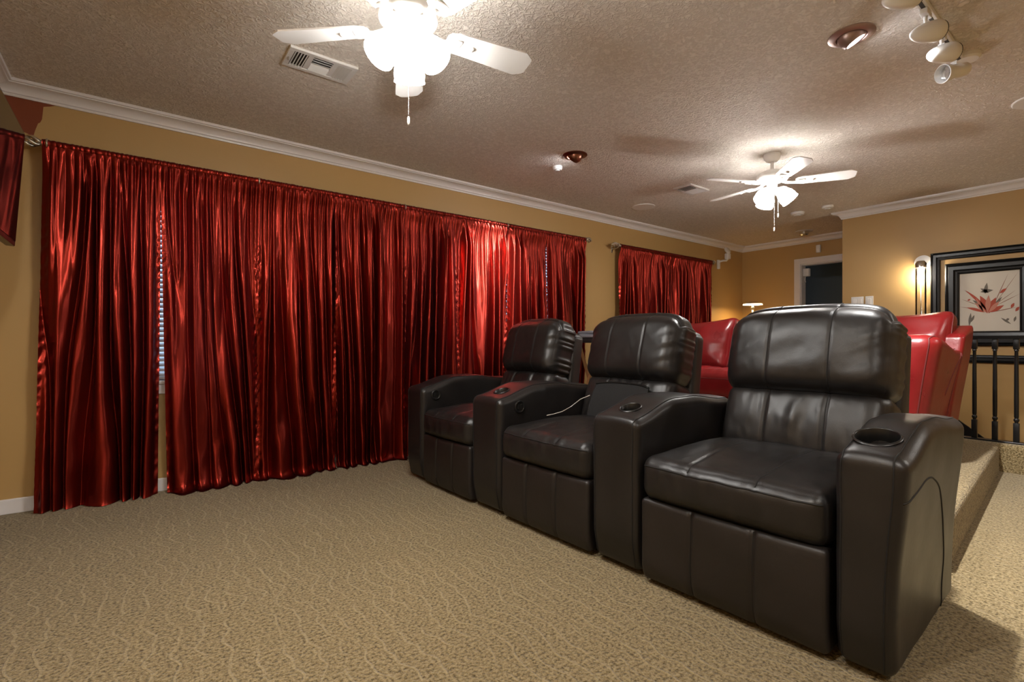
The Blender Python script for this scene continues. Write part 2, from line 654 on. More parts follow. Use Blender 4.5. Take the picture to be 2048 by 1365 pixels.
# window wall with three openings
WIN = [(-0.10, 0.62), (1.72, 3.62), (4.85, 6.05)]
WZ0, WZ1 = 0.70, 1.96
ww = MB()
xs = [XW0 - 0.3] + [x for w in WIN for x in w] + [XW2 + 0.3]
for a, b in zip(xs[0::2], xs[1::2]):
    ww.box(a, b, YW, YW + 0.14, -0.1, CEIL)
for a, b in WIN:
    ww.box(a, b, YW, YW + 0.14, -0.1, WZ0)
    ww.box(a, b, YW, YW + 0.14, WZ1, CEIL)
wall_window = tag(ww.build('wall_window', M['wall']), kind='structure')
tag(MB().box(XW0 - 0.14, XW0, YB - 0.3, YW, -0.1, CEIL).build('wall_screen', M['wall']), kind='structure')
tag(MB().box(XW0 - 0.14, XW2 + 0.3, YB - 0.14, YB, -2.0, CEIL).build('wall_rear', M['wall']), kind='structure')
tag(MB().box(XW1, XW1 + 0.12, YB, YS, -2.0, CEIL).build('wall_stair', M['wall']), kind='structure')
tag(MB().box(XW1 + 0.12, XW2, YS - 0.12, YS, RZ, CEIL).build('wall_alcove', M['wall']), kind='structure')
# door wall: opening Y 2.14..3.0, head 2.01
dw = MB()
dw.box(XW2, XW2 + 0.12, 3.0, YW, 0, CEIL)
dw.box(XW2, XW2 + 0.12, YS - 0.12, 3.0, 2.015, CEIL)
tag(dw.build('wall_door', M['wall']), kind='structure')
# dark room behind the doorway
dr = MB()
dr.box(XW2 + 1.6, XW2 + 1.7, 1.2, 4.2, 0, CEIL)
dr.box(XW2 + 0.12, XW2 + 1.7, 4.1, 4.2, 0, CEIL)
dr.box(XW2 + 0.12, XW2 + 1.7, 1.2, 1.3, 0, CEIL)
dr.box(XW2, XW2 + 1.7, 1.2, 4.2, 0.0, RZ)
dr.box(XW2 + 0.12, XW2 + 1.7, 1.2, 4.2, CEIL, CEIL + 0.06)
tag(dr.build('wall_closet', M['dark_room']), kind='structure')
# door casing
dc = MB()
dc.box(XW2 - 0.018, XW2, 3.0, 3.078, RZ, 2.093, 0.004)
dc.box(XW2 - 0.018, XW2, YS, 3.0, 2.015, 2.093, 0.004)
casing = tag(dc.build('trim_door', M['trim']), kind='structure')
dj = MB()
dj.box(XW2 - 0.002, XW2 + 0.125, 2.985, 3.0, RZ, 2.015)
dj.box(XW2 - 0.002, XW2 + 0.125, YS, 2.985, 2.0, 2.015)
dj.build('jamb', M['jamb'], casing)

# crown moulding: profile swept round the room with mitred corners
def sweep(poly, prof, name, mat, closed=True):
    n = len(poly)
    v, f = [], []
    for i in range(n):
        p = Vector(poly[i])
        a = (p - Vector(poly[i - 1])).normalized()
        b = (Vector(poly[(i + 1) % n]) - p).normalized()
        na, nb = Vector((a.y, -a.x)), Vector((b.y, -b.x))
        m = (na + nb) / (1 + na.dot(nb))
        for d, z in prof:
            v.append((p.x + m.x * d, p.y + m.y * d, z))
    k = len(prof)
    for i in range(n):
        j = (i + 1) % n
        for q in range(k - 1):
            f.append((i * k + q, j * k + q, j * k + q + 1, i * k + q + 1))
    o = mesh_obj(name, v, f, mat, None, False)
    bm = bmesh.new(); bm.from_mesh(o.data)
    bmesh.ops.recalc_face_normals(bm, faces=bm.faces[:])
    bm.to_mesh(o.data); bm.free()
    return tag(o, kind='structure')
room = [(XW0, YW), (XW2, YW), (XW2, YS), (XW1, YS), (XW1, YB), (XW0, YB)]
crown = [(0, 2.298), (0.010, 2.298), (0.012, 2.306), (0.010, 2.311), (0.016, 2.313)]
for i in range(9):
    t = i / 8
    crown.append((0.018 + 0.044 * (1 - math.cos(t * PI / 2)) + 0.006 * t, 2.316 + 0.036 * math.sin(t * PI / 2)))
crown += [(0.072, 2.353), (0.072, 2.358), (0.082, 2.360), (0.084, CEIL), (0.0, CEIL)]
sweep(room, crown, 'trim_crown', M['trim'])
# baseboards
def baseboard(name, x0, x1, y0, y1, z):
    tag(MB().box(x0, x1, y0, y1, z, z + 0.082, 0.004).build(name, M['trim']), kind='structure')
baseboard('baseboard_window', XW0, 2.62, YW - 0.014, YW, 0)
baseboard('baseboard_window_upper', 2.64, XW2, YW - 0.014, YW, RZ)
baseboard('baseboard_screen', XW0, XW0 + 0.014, YB, YW, 0)
baseboard('baseboard_door', XW2 - 0.014, XW2, 3.08, YW, RZ)
baseboard('baseboard_rear', XW0, 5.0, YB, YB + 0.014, 0)
# stair skirt board on the stair wall
sk = MB()
def skp(y, z): return (y, z)
sl = 0.19 / 0.235
poly = [(1.60, 0.30), (1.30, 0.33), (1.238, 0.281), (-1.3, 0.281 - sl * 2.538), (-1.3, 0.281 - sl * 2.538 - 0.17), (1.30, 0.15), (1.60, RZ)]
Mx = Matrix(((0, 0, 1, 0), (1, 0, 0, 0), (0, 1, 0, 0), (0, 0, 0, 1)))     # (y,z,x) -> (x,y,z)
sk.prism(poly, XW1 - 0.022, XW1, Mx)
tag(sk.build('trim_stair_skirt', M['lacquer']), kind='structure')
# rust-brown painted patch high in the corner of the window wall
pp = [(XW0, 2.298), (-0.360, 2.298), (-0.385, 2.286), (-0.410, 2.278), (-0.413, 2.24), (-0.416, 2.205), (-0.424, 2.184),
      (-0.432, 2.178), (-0.444, 2.135), (-0.451, 2.101), (-0.462, 2.104), (-0.487, 2.114), (-0.50, 2.113), (-0.52, 2.06), (-0.515, 1.98), (-0.512, 1.945), (-0.505, 1.905), (-0.53, 1.91), (XW0, 1.95)]
Mz = Matrix(((1, 0, 0, 0), (0, 0, 1, 0), (0, 1, 0, 0), (0, 0, 0, 1)))     # (x,z,y) -> (x,y,z)
tag(MB().prism(pp, YW - 0.0012, YW - 0.0002, Mz).build('painted_patch', M['rust'], wall_window), 'rust brown painted patch with a ragged edge')

# windows: frame, panes, sill and slatted blinds
slat_me = None
def window(n, a, b, panes):
    fr = MB()
    fr.box(a, b, YW + 0.05, YW + 0.10, WZ0, WZ0 + 0.045)
    fr.box(a, b, YW + 0.05, YW + 0.10, WZ1 - 0.045, WZ1)
    for i in range(panes + 1):
        x = a + (b - a) * i / panes
        lo, hi = max(a, x - 0.025), min(b, x + 0.025)
        fr.box(lo, hi, YW + 0.05, YW + 0.10, WZ0 + 0.045, WZ1 - 0.045)
    w = tag(fr.build('window_%d' % n, M['trim']), kind='structure')
    for i in range(panes):
        x0 = a + (b - a) * i / panes + 0.02
        x1 = a + (b - a) * (i + 1) / panes - 0.02
        MB().box(x0, x1, YW + 0.072, YW + 0.076, WZ0 + 0.04, WZ1 - 0.04).build('pane', M['pane'], w)
    MB().box(a - 0.03, b + 0.03, YW - 0.022, YW + 0.05, WZ0 - 0.022, WZ0, 0.004).build('sill', M['trim'], w)
    MB().box(a - 0.02, b + 0.02, YW - 0.010, YW, WZ0 - 0.085, WZ0 - 0.022, 0.003).build('apron', M['trim'], w)
    return w
def blind(a, b, label, group):
    t = thing('window_blind', label, 'blind', (a, YW + 0.022, WZ0), 0, group)
    wd = b - a
    MB().box(0.005, wd - 0.005, -0.018, 0.018, WZ1 - WZ0 - 0.04, WZ1 - WZ0, 0.003).build('head_rail', M['plastic'], t)
    MB().box(0.008, wd - 0.008, -0.014, 0.014, 0.006, 0.022, 0.003).build('bottom_rail', M['plastic'], t)
    s = MB()
    rows = 3
    pts = []
    for i in range(rows):
        q = i / (rows - 1) * 2 - 1
        pts.append((q * 0.017, 0.003 * (1 - q * q)))
    v, f = [], []
    for x in (0.008, wd - 0.008):
        for (y, z) in pts: v.append((x, y, z))
        for (y, z) in pts[::-1]: v.append((x, y, z - 0.002))
    m = 2 * rows
    f = [tuple(range(m)), tuple(range(2 * m - 1, m - 1, -1))] + [(i, m + i, m + (i + 1) % m, (i + 1) % m) for i in range(m)]
    first = None
    n = int((WZ1 - WZ0 - 0.07) / 0.031)
    for i in range(n):
        z = 0.04 + i * 0.031
        if first is None:
            first = mesh_obj('slat', v, f, M['slat'], t, False, (0, 0, z), (math.radians(58), 0, 0))
        else:
            share('slat', first.data, t, (0, 0, z), (math.radians(58), 0, 0))
    for x in (0.1, wd - 0.1):
        MB().tube([(x, -0.02, 0.02), (x, -0.02, WZ1 - WZ0 - 0.04)], 0.0012, 5).build('ladder_cord', M['plastic'], t)
w1 = window(1, *WIN[0], 1)
w2 = window(2, *WIN[1], 3)
w3 = window(3, *WIN[2], 2)
blind(-0.095, 0.615, 'white slatted blind glimpsed between the first two long curtain panels', None)
blind(1.725, 2.35, 'white slatted blind hidden behind the middle of the long curtain', None)
blind(2.36, 2.98, 'white slatted blind behind the brightly lit curtain panels', None)
blind(2.99, 3.615, 'white slatted blind glimpsed left of the last long curtain panel', None)
blind(4.855, 5.44, 'white slatted blind behind the near half of the short curtain', None)
blind(5.46, 6.045, 'white slatted blind behind the far half of the short curtain', None)

# ================================================================== CURTAINS
ROD_Y, ROD_Z, ROD_R = 3.735, 2.045, 0.013
def rod(x0, x1, brackets, label, lf, rf):
    t = thing('curtain_rod', label, 'curtain rod', (0, 0, 0))
    MB().tube([(x0, ROD_Y, ROD_Z), (x1, ROD_Y, ROD_Z)], ROD_R, 12).build('pole', M['silver'], t, True)
    def finial(x, sgn, full):
        mt = Matrix.Translation((x, ROD_Y, ROD_Z)) @ Matrix.Rotation(sgn * PI / 2, 4, 'Y')
        g = MB()
        g.lathe([(0.0, -0.004), (0.017, -0.004), (0.019, 0.0), (0.019, 0.01), (0.014, 0.014), (0.012, 0.02), (0.0, 0.021)], 16, mt)
        g.build('finial_collar', M['silver'], t, auto=AUTO)
        ln = 0.10 * full
        for k in range(4):                         # twisted cage
            path = []
            for i in range(17):
                u = i / 16
                a = k * PI / 2 + u * 2.6
                r = 0.006 + 0.018 * math.sin(PI * u) ** 0.8
                path.append(tuple(mt @ Vector((r * math.cos(a), r * math.sin(a), 0.016 + ln * u))))
            MB().tube(path, 0.0085, 6).build('finial_strand', M['silver'], t, True)
        MB().lathe([(0.0, ln + 0.012), (0.010, ln + 0.016), (0.013, ln + 0.024), (0.008, ln + 0.034), (0.0, ln + 0.038)], 12, mt).build('finial_tip', M['silver'], t, True)
    finial(x0, -1, lf)
    finial(x1, 1, rf)
    for bx in brackets:
        g = MB()
        g.tube([(bx, YW, ROD_Z - 0.03), (bx, ROD_Y + 0.02, ROD_Z - 0.03), (bx, ROD_Y, ROD_Z - 0.026)], 0.006, 8)
        ring = [(bx, ROD_Y + 0.023 * math.cos(a), ROD_Z + 0.023 * math.sin(a)) for a in np.linspace(0, 2 * PI, 20, endpoint=False)]
        g.tube(ring, 0.005, 8, True)
        g.box(bx - 0.012, bx + 0.012, YW - 0.006, YW, ROD_Z - 0.07, ROD_Z + 0.01, 0.002)
        g.build('bracket', M['silver'], t, True)
    return t
rod(-0.395, 3.865, [-0.385, 0.675, 1.755, 2.80, 3.862], 'long silver curtain rod with twisted cage finials', 0.75, 0.55)
rod(4.40, 6.36, [4.39, 6.36], 'short silver curtain rod over the second window', 0.8, 0.4)

def curtain(x0, x1, seed, label, group, nf=9.0, puddle=0.02, b0=0.0, b1=0.0, sweep_amt=0.0, bottom=0.0):
    rng = np.random.RandomState(seed)
    nu, nv = 190, 120
    U, V = np.meshgrid(np.linspace(0, 1, nu + 1), np.linspace(0, 1, nv + 1), indexing='ij')
    u, v = U.ravel(), V.ravel()
    w = x1 - x0
    top = ROD_Z - 0.010
    L = top - bottom + puddle
    ell = v * L
    # irregular phase: fine gathers at the head melt into fewer, deeper folds
    wob = 1.7 * vnoise(np.stack([u * 3.2, v * 0.8 + seed, u * 0], 1), seed) + 0.35 * vnoise(np.stack([u * 9.0, v * 1.6 + seed, u * 0], 1), seed + 1)
    ph1 = 2 * PI * (nf * u + 0.55 * wob)
    ph2 = 2 * PI * (nf * 2.7 * u + 0.5 * vnoise(np.stack([u * 7, u * 0 + seed, u * 0], 1), seed + 2))
    g1 = np.abs(np.sin(ph1 / 2)) ** 0.85
    g2 = np.abs(np.sin(ph2 / 2)) ** 0.9
    a2 = np.exp(-v * 5.0) * (0.65 + 0.35 * vnoise(np.stack([u * 12, v * 0, u * 0], 1), seed + 4))
    depthvar = 0.55 + 0.75 * vnoise(np.stack([u * 5.2, v * 1.4, u * 0 + 3], 1), seed + 3)
    A1 = 0.066 * ss(0.0, 0.12, v) * depthvar + 0.034 * ss(0.02, 0.5, v)
    A1 = np.clip(A1, 0.006, None) * ss(0.0, 0.05, v)
    edge = np.exp(-(u / 0.055) ** 4) + np.exp(-((1 - u) / 0.055) ** 4)
    fold = A1 * g1 * (1 - 0.55 * edge) + 0.026 * a2 * g2 * ss(0.0, 0.02, v)
    # crumples
    cr = 0.006 * vnoise(np.stack([u * w * 22, ell * 7 + u * 5, u * 0], 1), seed + 5) * ss(0.05, 0.3, v) * (0.5 + ss(0.55, 1.0, v)) + 0.022 * vnoise(np.stack([u * w * 8, ell * 2.6 + u * 3, u * 0], 1), seed + 15) * ss(0.3, 1.0, v)
    hem = 0.0055 * edge * ss(0.08, 0.25, v) * np.sin(ell * 105 + 4 * vnoise(np.stack([ell * 9, u * 0, u * 0], 1), seed + 6) + u * 45)
    hemb = 0.004 * ss(0.94, 0.97, v) * np.sin(u * w * 120 + 3 * wob)
    y = ROD_Y + 0.030 * ss(0.0, 0.10, v) - 0.014 * (1 - ss(0.0, 0.05, v)) - fold - cr - hem - hemb * 0.5
    # lateral: skirts drift, folds lean
    lean = 0.014 * vnoise(np.stack([u * 3, v * 2.2, u * 0 + 9], 1), seed + 7) * ss(0.05, 0.6, v)
    rmp = np.clip((v - 0.08) / 0.92, 0, 1)
    xl = x0 + b0 * rmp
    xr = x1 + b1 * rmp
    x = xl + (xr - xl) * u + lean * np.sin(PI * u) + 0.010 * np.cos(ph1) * ss(0.1, 0.4, v) * np.sin(PI * u)
    x += sweep_amt * ss(0.6, 1.0, v) * np.sin(PI * u)
    z = top - ell
    # break on the carpet
    R = 0.055
    h0 = bottom + R
    s = (h0 - z)
    pv = np.clip(s / R, 0, None)
    th = np.minimum(pv, 1.30)
    over = np.clip(s - 1.30 * R, 0, None)
    lift = 0.5 + 0.5 * vnoise(np.stack([u * 6, u * 0 + seed, u * 0], 1), seed + 8)
    hit = s > 0
    y = np.where(hit, y - (R * (1 - np.cos(th)) + over * 0.95) * (0.35 + 0.9 * lift) * min(1.0, puddle / 0.06 + 0.05), y)
    z = np.where(hit, bottom + R - R * np.sin(th) - 0 * over, z)
    z = np.maximum(z, bottom + 0.004 + 0.010 * lift * ss(0.97, 0.9, v))
    y = np.minimum(y, YW - 0.020)
    P = np.stack([x, y, z], 1)
    t = thing('curtain', label, 'curtain', ((x0 + x1) / 2, ROD_Y, bottom), 0, group)
    off = np.array([(x0 + x1) / 2, ROD_Y, bottom])
    idx = np.arange((nu + 1) * (nv + 1)).reshape(nu + 1, nv + 1)
    F = np.stack([idx[:-1, :-1].ravel(), idx[:-1, 1:].ravel(), idx[1:, 1:].ravel(), idx[1:, :-1].ravel()], 1)
    mesh_obj('drape', P - off, F, M['curtain'], t, True)
    # gathered rod pocket
    nu2, na = 240, 14
    uu, aa = np.meshgrid(np.linspace(0, 1, nu2 + 1), np.linspace(0, 2 * PI, na, endpoint=False), indexing='ij')
    uu, aa = uu.ravel(), aa.ravel()
    ru = 0.0195 + 0.0028 * np.abs(np.sin(PI * 24 * uu + 2.2 * vnoise(np.stack([uu * 22, uu * 0, uu * 0 + seed], 1), seed))) + 0.0012 * vnoise(np.stack([uu * 60, aa * 2, uu * 0], 1), seed + 2)
    P2 = np.stack([x0 + w * uu, ROD_Y + ru * np.cos(aa), ROD_Z + ru * np.sin(aa)], 1)
    id2 = np.arange((nu2 + 1) * na).reshape(nu2 + 1, na)
    nx = np.roll(id2, -1, axis=1)
    F2 = np.stack([id2[:-1].ravel(), id2[1:].ravel(), nx[1:].ravel(), nx[:-1].ravel()], 1)
    mesh_obj('rod_pocket', P2 - off, F2, M['curtain'], t, True)
    return t

G1 = 'panels of the long red curtain'
G2 = 'panels of the short red curtain on the riser'
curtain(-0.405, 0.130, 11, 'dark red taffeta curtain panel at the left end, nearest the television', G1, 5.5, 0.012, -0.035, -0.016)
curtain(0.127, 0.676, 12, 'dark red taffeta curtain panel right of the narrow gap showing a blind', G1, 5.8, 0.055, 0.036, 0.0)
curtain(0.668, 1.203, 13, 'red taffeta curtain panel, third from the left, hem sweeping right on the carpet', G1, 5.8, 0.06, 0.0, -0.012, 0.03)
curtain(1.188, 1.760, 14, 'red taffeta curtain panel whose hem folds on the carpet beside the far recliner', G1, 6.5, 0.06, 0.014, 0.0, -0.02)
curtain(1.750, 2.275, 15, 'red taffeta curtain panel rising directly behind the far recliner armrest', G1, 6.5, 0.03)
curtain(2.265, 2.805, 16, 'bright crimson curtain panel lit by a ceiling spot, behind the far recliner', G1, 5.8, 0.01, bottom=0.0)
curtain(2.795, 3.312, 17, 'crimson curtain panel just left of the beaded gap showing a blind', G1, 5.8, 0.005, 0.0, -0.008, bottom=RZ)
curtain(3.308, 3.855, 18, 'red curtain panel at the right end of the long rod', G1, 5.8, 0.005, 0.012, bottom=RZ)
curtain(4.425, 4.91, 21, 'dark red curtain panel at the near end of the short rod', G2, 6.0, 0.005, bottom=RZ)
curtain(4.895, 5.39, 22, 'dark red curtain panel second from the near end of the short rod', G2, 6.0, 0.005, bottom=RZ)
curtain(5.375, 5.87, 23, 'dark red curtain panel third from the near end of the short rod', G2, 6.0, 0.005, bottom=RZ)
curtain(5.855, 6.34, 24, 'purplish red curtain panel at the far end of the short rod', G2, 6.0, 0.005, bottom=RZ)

# ================================================================== RECLINERS
ROW_A = math.radians(2.0)
RO = Vector((1.62, 0.0, 0.0))
def row(t, s, z=0.0):
    c, d = math.cos(ROW_A), math.sin(ROW_A)
    return (RO.x + c * t - d * s, RO.y + d * t + c * s, z)

def cut_holes(o, holes):
    """boolean: drill vertical holes (x, y, r, zbottom, ztop) in object-local coordinates"""
    cut = MB()
    for x, y, r, z0, z1 in holes:
        cut.lathe([(r, z0), (r, z1)], 32, Matrix.Translation((x, y, 0)))
    c = cut.build('cutter', M['seam'], o.parent)
    md = o.modifiers.new('cup', 'BOOLEAN')
    md.operation = 'DIFFERENCE'
    md.object = c
    bpy.context.view_layer.update()
    dg = bpy.context.evaluated_depsgraph_get()
    me = bpy.data.meshes.new_from_object(o.evaluated_get(dg))
    o.modifiers.clear()
    old = o.data
    o.data = me
    bpy.data.meshes.remove(old)
    bpy.data.objects.remove(c)

def arm(parent, y0, y1, name='armrest', outer=False, cup=None, button=None):
    """armrest in chair-local metres; x=0 front, z up"""
    hw = (y1 - y0) / 2
    yc = (y0 + y1) / 2
    D, Ht = 0.78, 0.66
    hx, hz = D / 2, Ht / 2 - 0.01
    def de(P, Q):
        Q = Q + np.array([hx, yc, hz + 0.02])
        x, y, z = Q[:, 0], Q[:, 1], Q[:, 2]
        k = np.clip((z - 0.35) / (Ht - 0.35), 0, 1)
        prof = -0.028 + 0.066 * ss(0.0, 0.30, x) - 0.030 * ss(0.42, 0.72, x)
        z = z + k * prof
        # crown of the pad
        z = z + 0.010 * np.clip(P[:, 2], 0, 1) ** 4 * (1 - P[:, 1] ** 2)
        # foot taper of the front
        x = x + 0.022 * ss(0.16, 0.02, z) * ss(0.3, 0.0, x)
        if outer:
            lo = ss(0.75, 0.0, z)
            y = y + 0.024 * lo * np.clip((1 - P[:, 1]) / 2, 0, 1)
            y = y - 0.012 * np.clip(-P[:, 1], 0, 1) * ss(0.3, 0.62, z)
        pz = 0.0025 * vnoise(np.stack([x * 9, y * 9, z * 9], 1), 5)
        y = y + pz * np.sign(P[:, 1]) * (np.abs(P[:, 1]) > 0.5)
        return np.stack([x, y, z], 1)
    c = Cushion((hx, hw, hz), 0.034 if not outer else 0.036, de, (48, 18, 44))
    o = c.build(name, M['leather'], parent)
    sm = Seams()
    for q in ((-0.80, 0.80) if not outer else (-0.66, 0.78)):
        c.seam(sm, [(-1, q, -0.95), (-1, q, 0.97), (-0.97, q, 1), (0.92, q, 1)], 0.0024, 80)
    if outer:
        ctl = [(-0.99, 0.60), (-0.80, 0.63), (-0.50, 0.615), (-0.20, 0.54), (0.10, 0.38), (0.32, 0.12), (0.44, -0.2), (0.49, -0.5), (0.50, -0.97)]
        pts = []
        for k in range(len(ctl) - 1):
            p0, p1, p2, p3 = (ctl[max(0, k - 1)], ctl[k], ctl[k + 1], ctl[min(len(ctl) - 1, k + 2)])
            for q in range(8):
                w_ = q / 8
                f_ = lambda i: 0.5 * (2 * p1[i] + (p2[i] - p0[i]) * w_ + (2 * p0[i] - 5 * p1[i] + 4 * p2[i] - p3[i]) * w_ ** 2 + (3 * p1[i] - p0[i] - 3 * p2[i] + p3[i]) * w_ ** 3)
                pts.append((f_(0), -1.0, f_(1)))
        sm.tube(c.f(np.array(pts)), 0.0028, 5)
    sm.build('seam', M['seam'], o, True)
    if cup:
        cx, cy, r = cup
        top = c.f(np.array([[(cx / D) * 2 - 1, (cy - yc) / hw, 1.0]]))[0]
        zt = float(top[2])
        cut_holes(o, [(cx, cy, r, zt - 0.075, zt + 0.2)])
        g = MB()
        q0, q1 = c.f(np.array([[((cx - r) / D) * 2 - 1, (cy - yc) / hw, 1.0], [((cx + r) / D) * 2 - 1, (cy - yc) / hw, 1.0]]))
        tilt = Matrix.Translation((cx, cy, (q0[2] + q1[2]) / 2 + 0.001)) @ Matrix.Rotation(-math.atan2(q1[2] - q0[2], q1[0] - q0[0]), 4, 'Y')
        g.shell([(r - 0.012, -0.070), (r - 0.008, -0.03), (r - 0.003, 0.000), (r - 0.001, 0.0025), (r + 0.002, 0.003), (r + 0.005, -0.001)], 40, tilt)
        g.shell([(0.0005, -0.070), (r - 0.012, -0.070)], 40, tilt)
        h = g.build('cup_holder', M['black_plastic'], o, True)
        tag(h, 'round black plastic cup holder')
    if button:
        bx, bz = button
        mt = Matrix.Translation((bx, y0 - 0.001, bz)) @ Matrix.Rotation(PI / 2, 4, 'X')
        g = MB()
        g.lathe([(0.0, 0.0), (0.036, 0.0), (0.036, 0.004), (0.030, 0.007), (0.026, 0.004), (0.0, 0.004)], 28, mt)
        h = g.build('recline_switch', M['black_plastic'], o, auto=AUTO)
        g = MB()
        for dx in (-0.010, 0.010):
            g.box(bx + dx - 0.007, bx + dx + 0.007, y0 - 0.010, y0 - 0.004, bz - 0.013, bz + 0.013, 0.002)
        g.build('switch_key', M['black_plastic'], h)
    return o

def recliner(label, s0, s1, arms, seed):
    """s0..s1 seat span along the row; arms = list of (sa, sb, dict)"""
    mid = (s0 + s1) / 2
    t = thing('recliner', label, 'recliner', row(0, mid), ROW_A, 'row of leather recliners')
    W = s1 - s0
    hw = W / 2 - 0.003
    # hidden carcass
    MB().box(0.06, 0.82, -hw + 0.01, hw - 0.01, 0.02, 0.33, 0.01).build('base', M['leather_panel'], t)
    # footrest panel
    def dfoot(P, Q):
        Q = Q + np.array([0.032, 0, 0.178])
        f = np.clip(-P[:, 0], 0, 1)
        bul = 0.010 * (1 - P[:, 1] ** 2) * (1 - (P[:, 2]) ** 2)
        for y in (-0.34, 0.34):
            bul = bul - 0.010 * np.exp(-((P[:, 1] - y) / 0.022) ** 2)
        Q[:, 0] -= bul * f - 0.012 * ss(0.08, 0.02, Q[:, 2])
        return Q
    c = Cushion((0.032, hw - 0.006, 0.158), 0.018, dfoot, (6, 100, 20))
    fo = c.build('footrest', M['leather_panel'], t)
    sm = Seams()
    for y in (-0.34, 0.34):
        c.seam(sm, [(-1, y, 0.95), (-1, y, -0.95)], 0.0026)
    sm.build('seam', M['seam'], fo, True)
    # seat cushion
    def dseat(P, Q):
        Q = Q + np.array([0.335, 0, 0.415])
        x, y = Q[:, 0], Q[:, 1]
        upm = np.clip(P[:, 2], 0, 1)
        crown_ = 0.030 * (1 - P[:, 1] ** 4) * ss(-0.02, 0.30, x) * ss(0.78, 0.4, x)
        for g in (-0.36, 0.36):
            crown_ = crown_ - 0.005 * np.exp(-((P[:, 1] - g) / 0.016) ** 2)
        wr = 0.0024 * vnoise(np.stack([x * 10, y * 18, x * 0], 1), seed) + 0.0010 * vnoise(np.stack([x * 34, y * 40, x * 0], 1), seed + 1)
        Q[:, 2] += upm * (crown_ + wr)
        fr = np.clip(-P[:, 0], 0, 1)
        Q[:, 0] -= fr * (0.022 * (1 - P[:, 1] ** 4) * (1 - 0.6 * P[:, 2] ** 2) + 0.003 * vnoise(np.stack([y * 30, Q[:, 2] * 16, x * 0], 1), seed + 2))
        return Q
    c = Cushion((0.335, hw, 0.085), 0.05, dseat, (44, 104, 18))
    se = c.build('seat', M['leather'], t)
    sm = Seams()
    for y in (-0.36, 0.36):
        c.seam(sm, [(0.9, y, 1), (-0.95, y, 1), (-1, y, 0.8)], 0.0028)
    c.seam(sm, [(-1, -0.97, 0.62), (-1, 0.97, 0.62)], 0.0030, 90)
    sm.build('seam', M['seam'], se, True)
    # lower back cushion
    xf = Matrix.Translation((0.735, 0, 0.575)) @ Matrix.Rotation(math.radians(19), 4, 'Y')
    def dlow(P, Q):
        fr = np.clip(-P[:, 0], 0, 1)
        bul = 0.038 * (1 - 0.7 * P[:, 2] ** 2) * (1 - 0.75 * P[:, 1] ** 4)
        for g in (-0.36, 0.36):
            bul = bul - 0.008 * np.exp(-((P[:, 1] - g) / 0.02) ** 2)
        y, z = Q[:, 1], Q[:, 2]
        bul = bul + (0.004 + 0.006 * (np.abs(P[:, 1]) < 0.36)) * vnoise(np.stack([y * 21 + z * 3, z * 5, y * 0], 1), seed + 3) * (1 - P[:, 1] ** 2)
        bul = bul + 0.002 * vnoise(np.stack([y * 40, z * 22, y * 0], 1), seed + 4)
        Q[:, 0] -= bul * fr
        return Q
    c = Cushion((0.105, hw - 0.008, 0.155), 0.055, dlow, (18, 110, 36), xf)
    lb = c.build('lower_backrest', M['leather'], t)
    sm = Seams()
    for y in (-0.36, 0.36):
        c.seam(sm, [(-1, y, -0.95), (-1, y, 0.95)], 0.0032)
    sm.build('seam', M['seam'], lb, True)
    # headrest cushion, puckered into the shell at the sides
    xf = Matrix.Translation((0.800, 0, 0.892)) @ Matrix.Rotation(math.radians(13), 4, 'Y')
    def dup(P, Q):
        y, z = Q[:, 1].copy(), Q[:, 2].copy()
        fr = np.clip(-P[:, 0], 0, 1)
        bul = 0.040 * (1 - np.abs(P[:, 2]) ** 3.0) * (1 - 0.7 * np.abs(P[:, 1]) ** 3.2)
        bul = bul + 0.006 * np.exp(-((P[:, 2] + 0.55) / 0.35) ** 2)
        for g in (-0.36, 0.36):
            bul = bul - 0.0042 * np.exp(-((P[:, 1] - g) / 0.013) ** 2) * ss(-1.0, -0.8, P[:, 2])
        side = ss(0.45, 0.98, np.abs(P[:, 1]))
        bul = bul + side * 0.006 * vnoise(np.stack([y * 6, z * 30 + y * 14, y * 0], 1), seed + 6)
        bul = bul + 0.0028 * vnoise(np.stack([y * 9, z * 13 + y * 6, y * 0], 1), seed + 7) + 0.0006 * vnoise(np.stack([y * 42, z * 36, y * 0], 1), seed + 8)
        Q[:, 0] -= bul * fr
        # rounded top corners
        tp = np.clip(P[:, 2], 0, 1) ** 2
        Q[:, 2] -= 0.052 * tp * np.abs(P[:, 1]) ** 5 + 0.0 * tp
        Q[:, 2] += 0.012 * tp * (1 - P[:, 1] ** 2)
        Q[:, 0] += 0.030 * np.clip(P[:, 2], 0, 1) ** 3 * fr
        # gathers along the side edge
        ed = ss(0.86, 1.0, np.abs(P[:, 1])) * ss(-0.2, 0.9, P[:, 0] + 0.8)
        Q[:, 1] -= np.sign(P[:, 1]) * ed * (0.011 if seed == 31 else 0.005) * (0.5 + 0.5 * np.sin(z * 130 + 5 * vnoise(np.stack([z * 14, y * 0, y * 0], 1), seed + 9)))
        return Q
    c = Cushion((0.115, hw + 0.004, 0.208), 0.085, dup, (26, 130, 60), xf)
    hb = c.build('headrest', M['leather'], t)
    sm = Seams()
    for y in (-0.36, 0.36):
        c.seam(sm, [(-1, y, -0.92), (-1, y, 1), (-0.3, y, 1)], 0.0032)
    sm.build('seam', M['seam'], hb, True)
    # back shell
    xf = Matrix.Translation((0.872, 0, 0.565)) @ Matrix.Rotation(math.radians(8), 4, 'Y')
    def dsh(P, Q):
        tp = np.clip(P[:, 2], 0, 1) ** 6
        Q[:, 2] -= 0.035 * tp * np.abs(P[:, 1]) ** 6
        return Q
    Cushion((0.052, hw - 0.004, 0.455), 0.03, dsh, (8, 30, 30), xf).build('back_shell', M['leather_panel'], t)
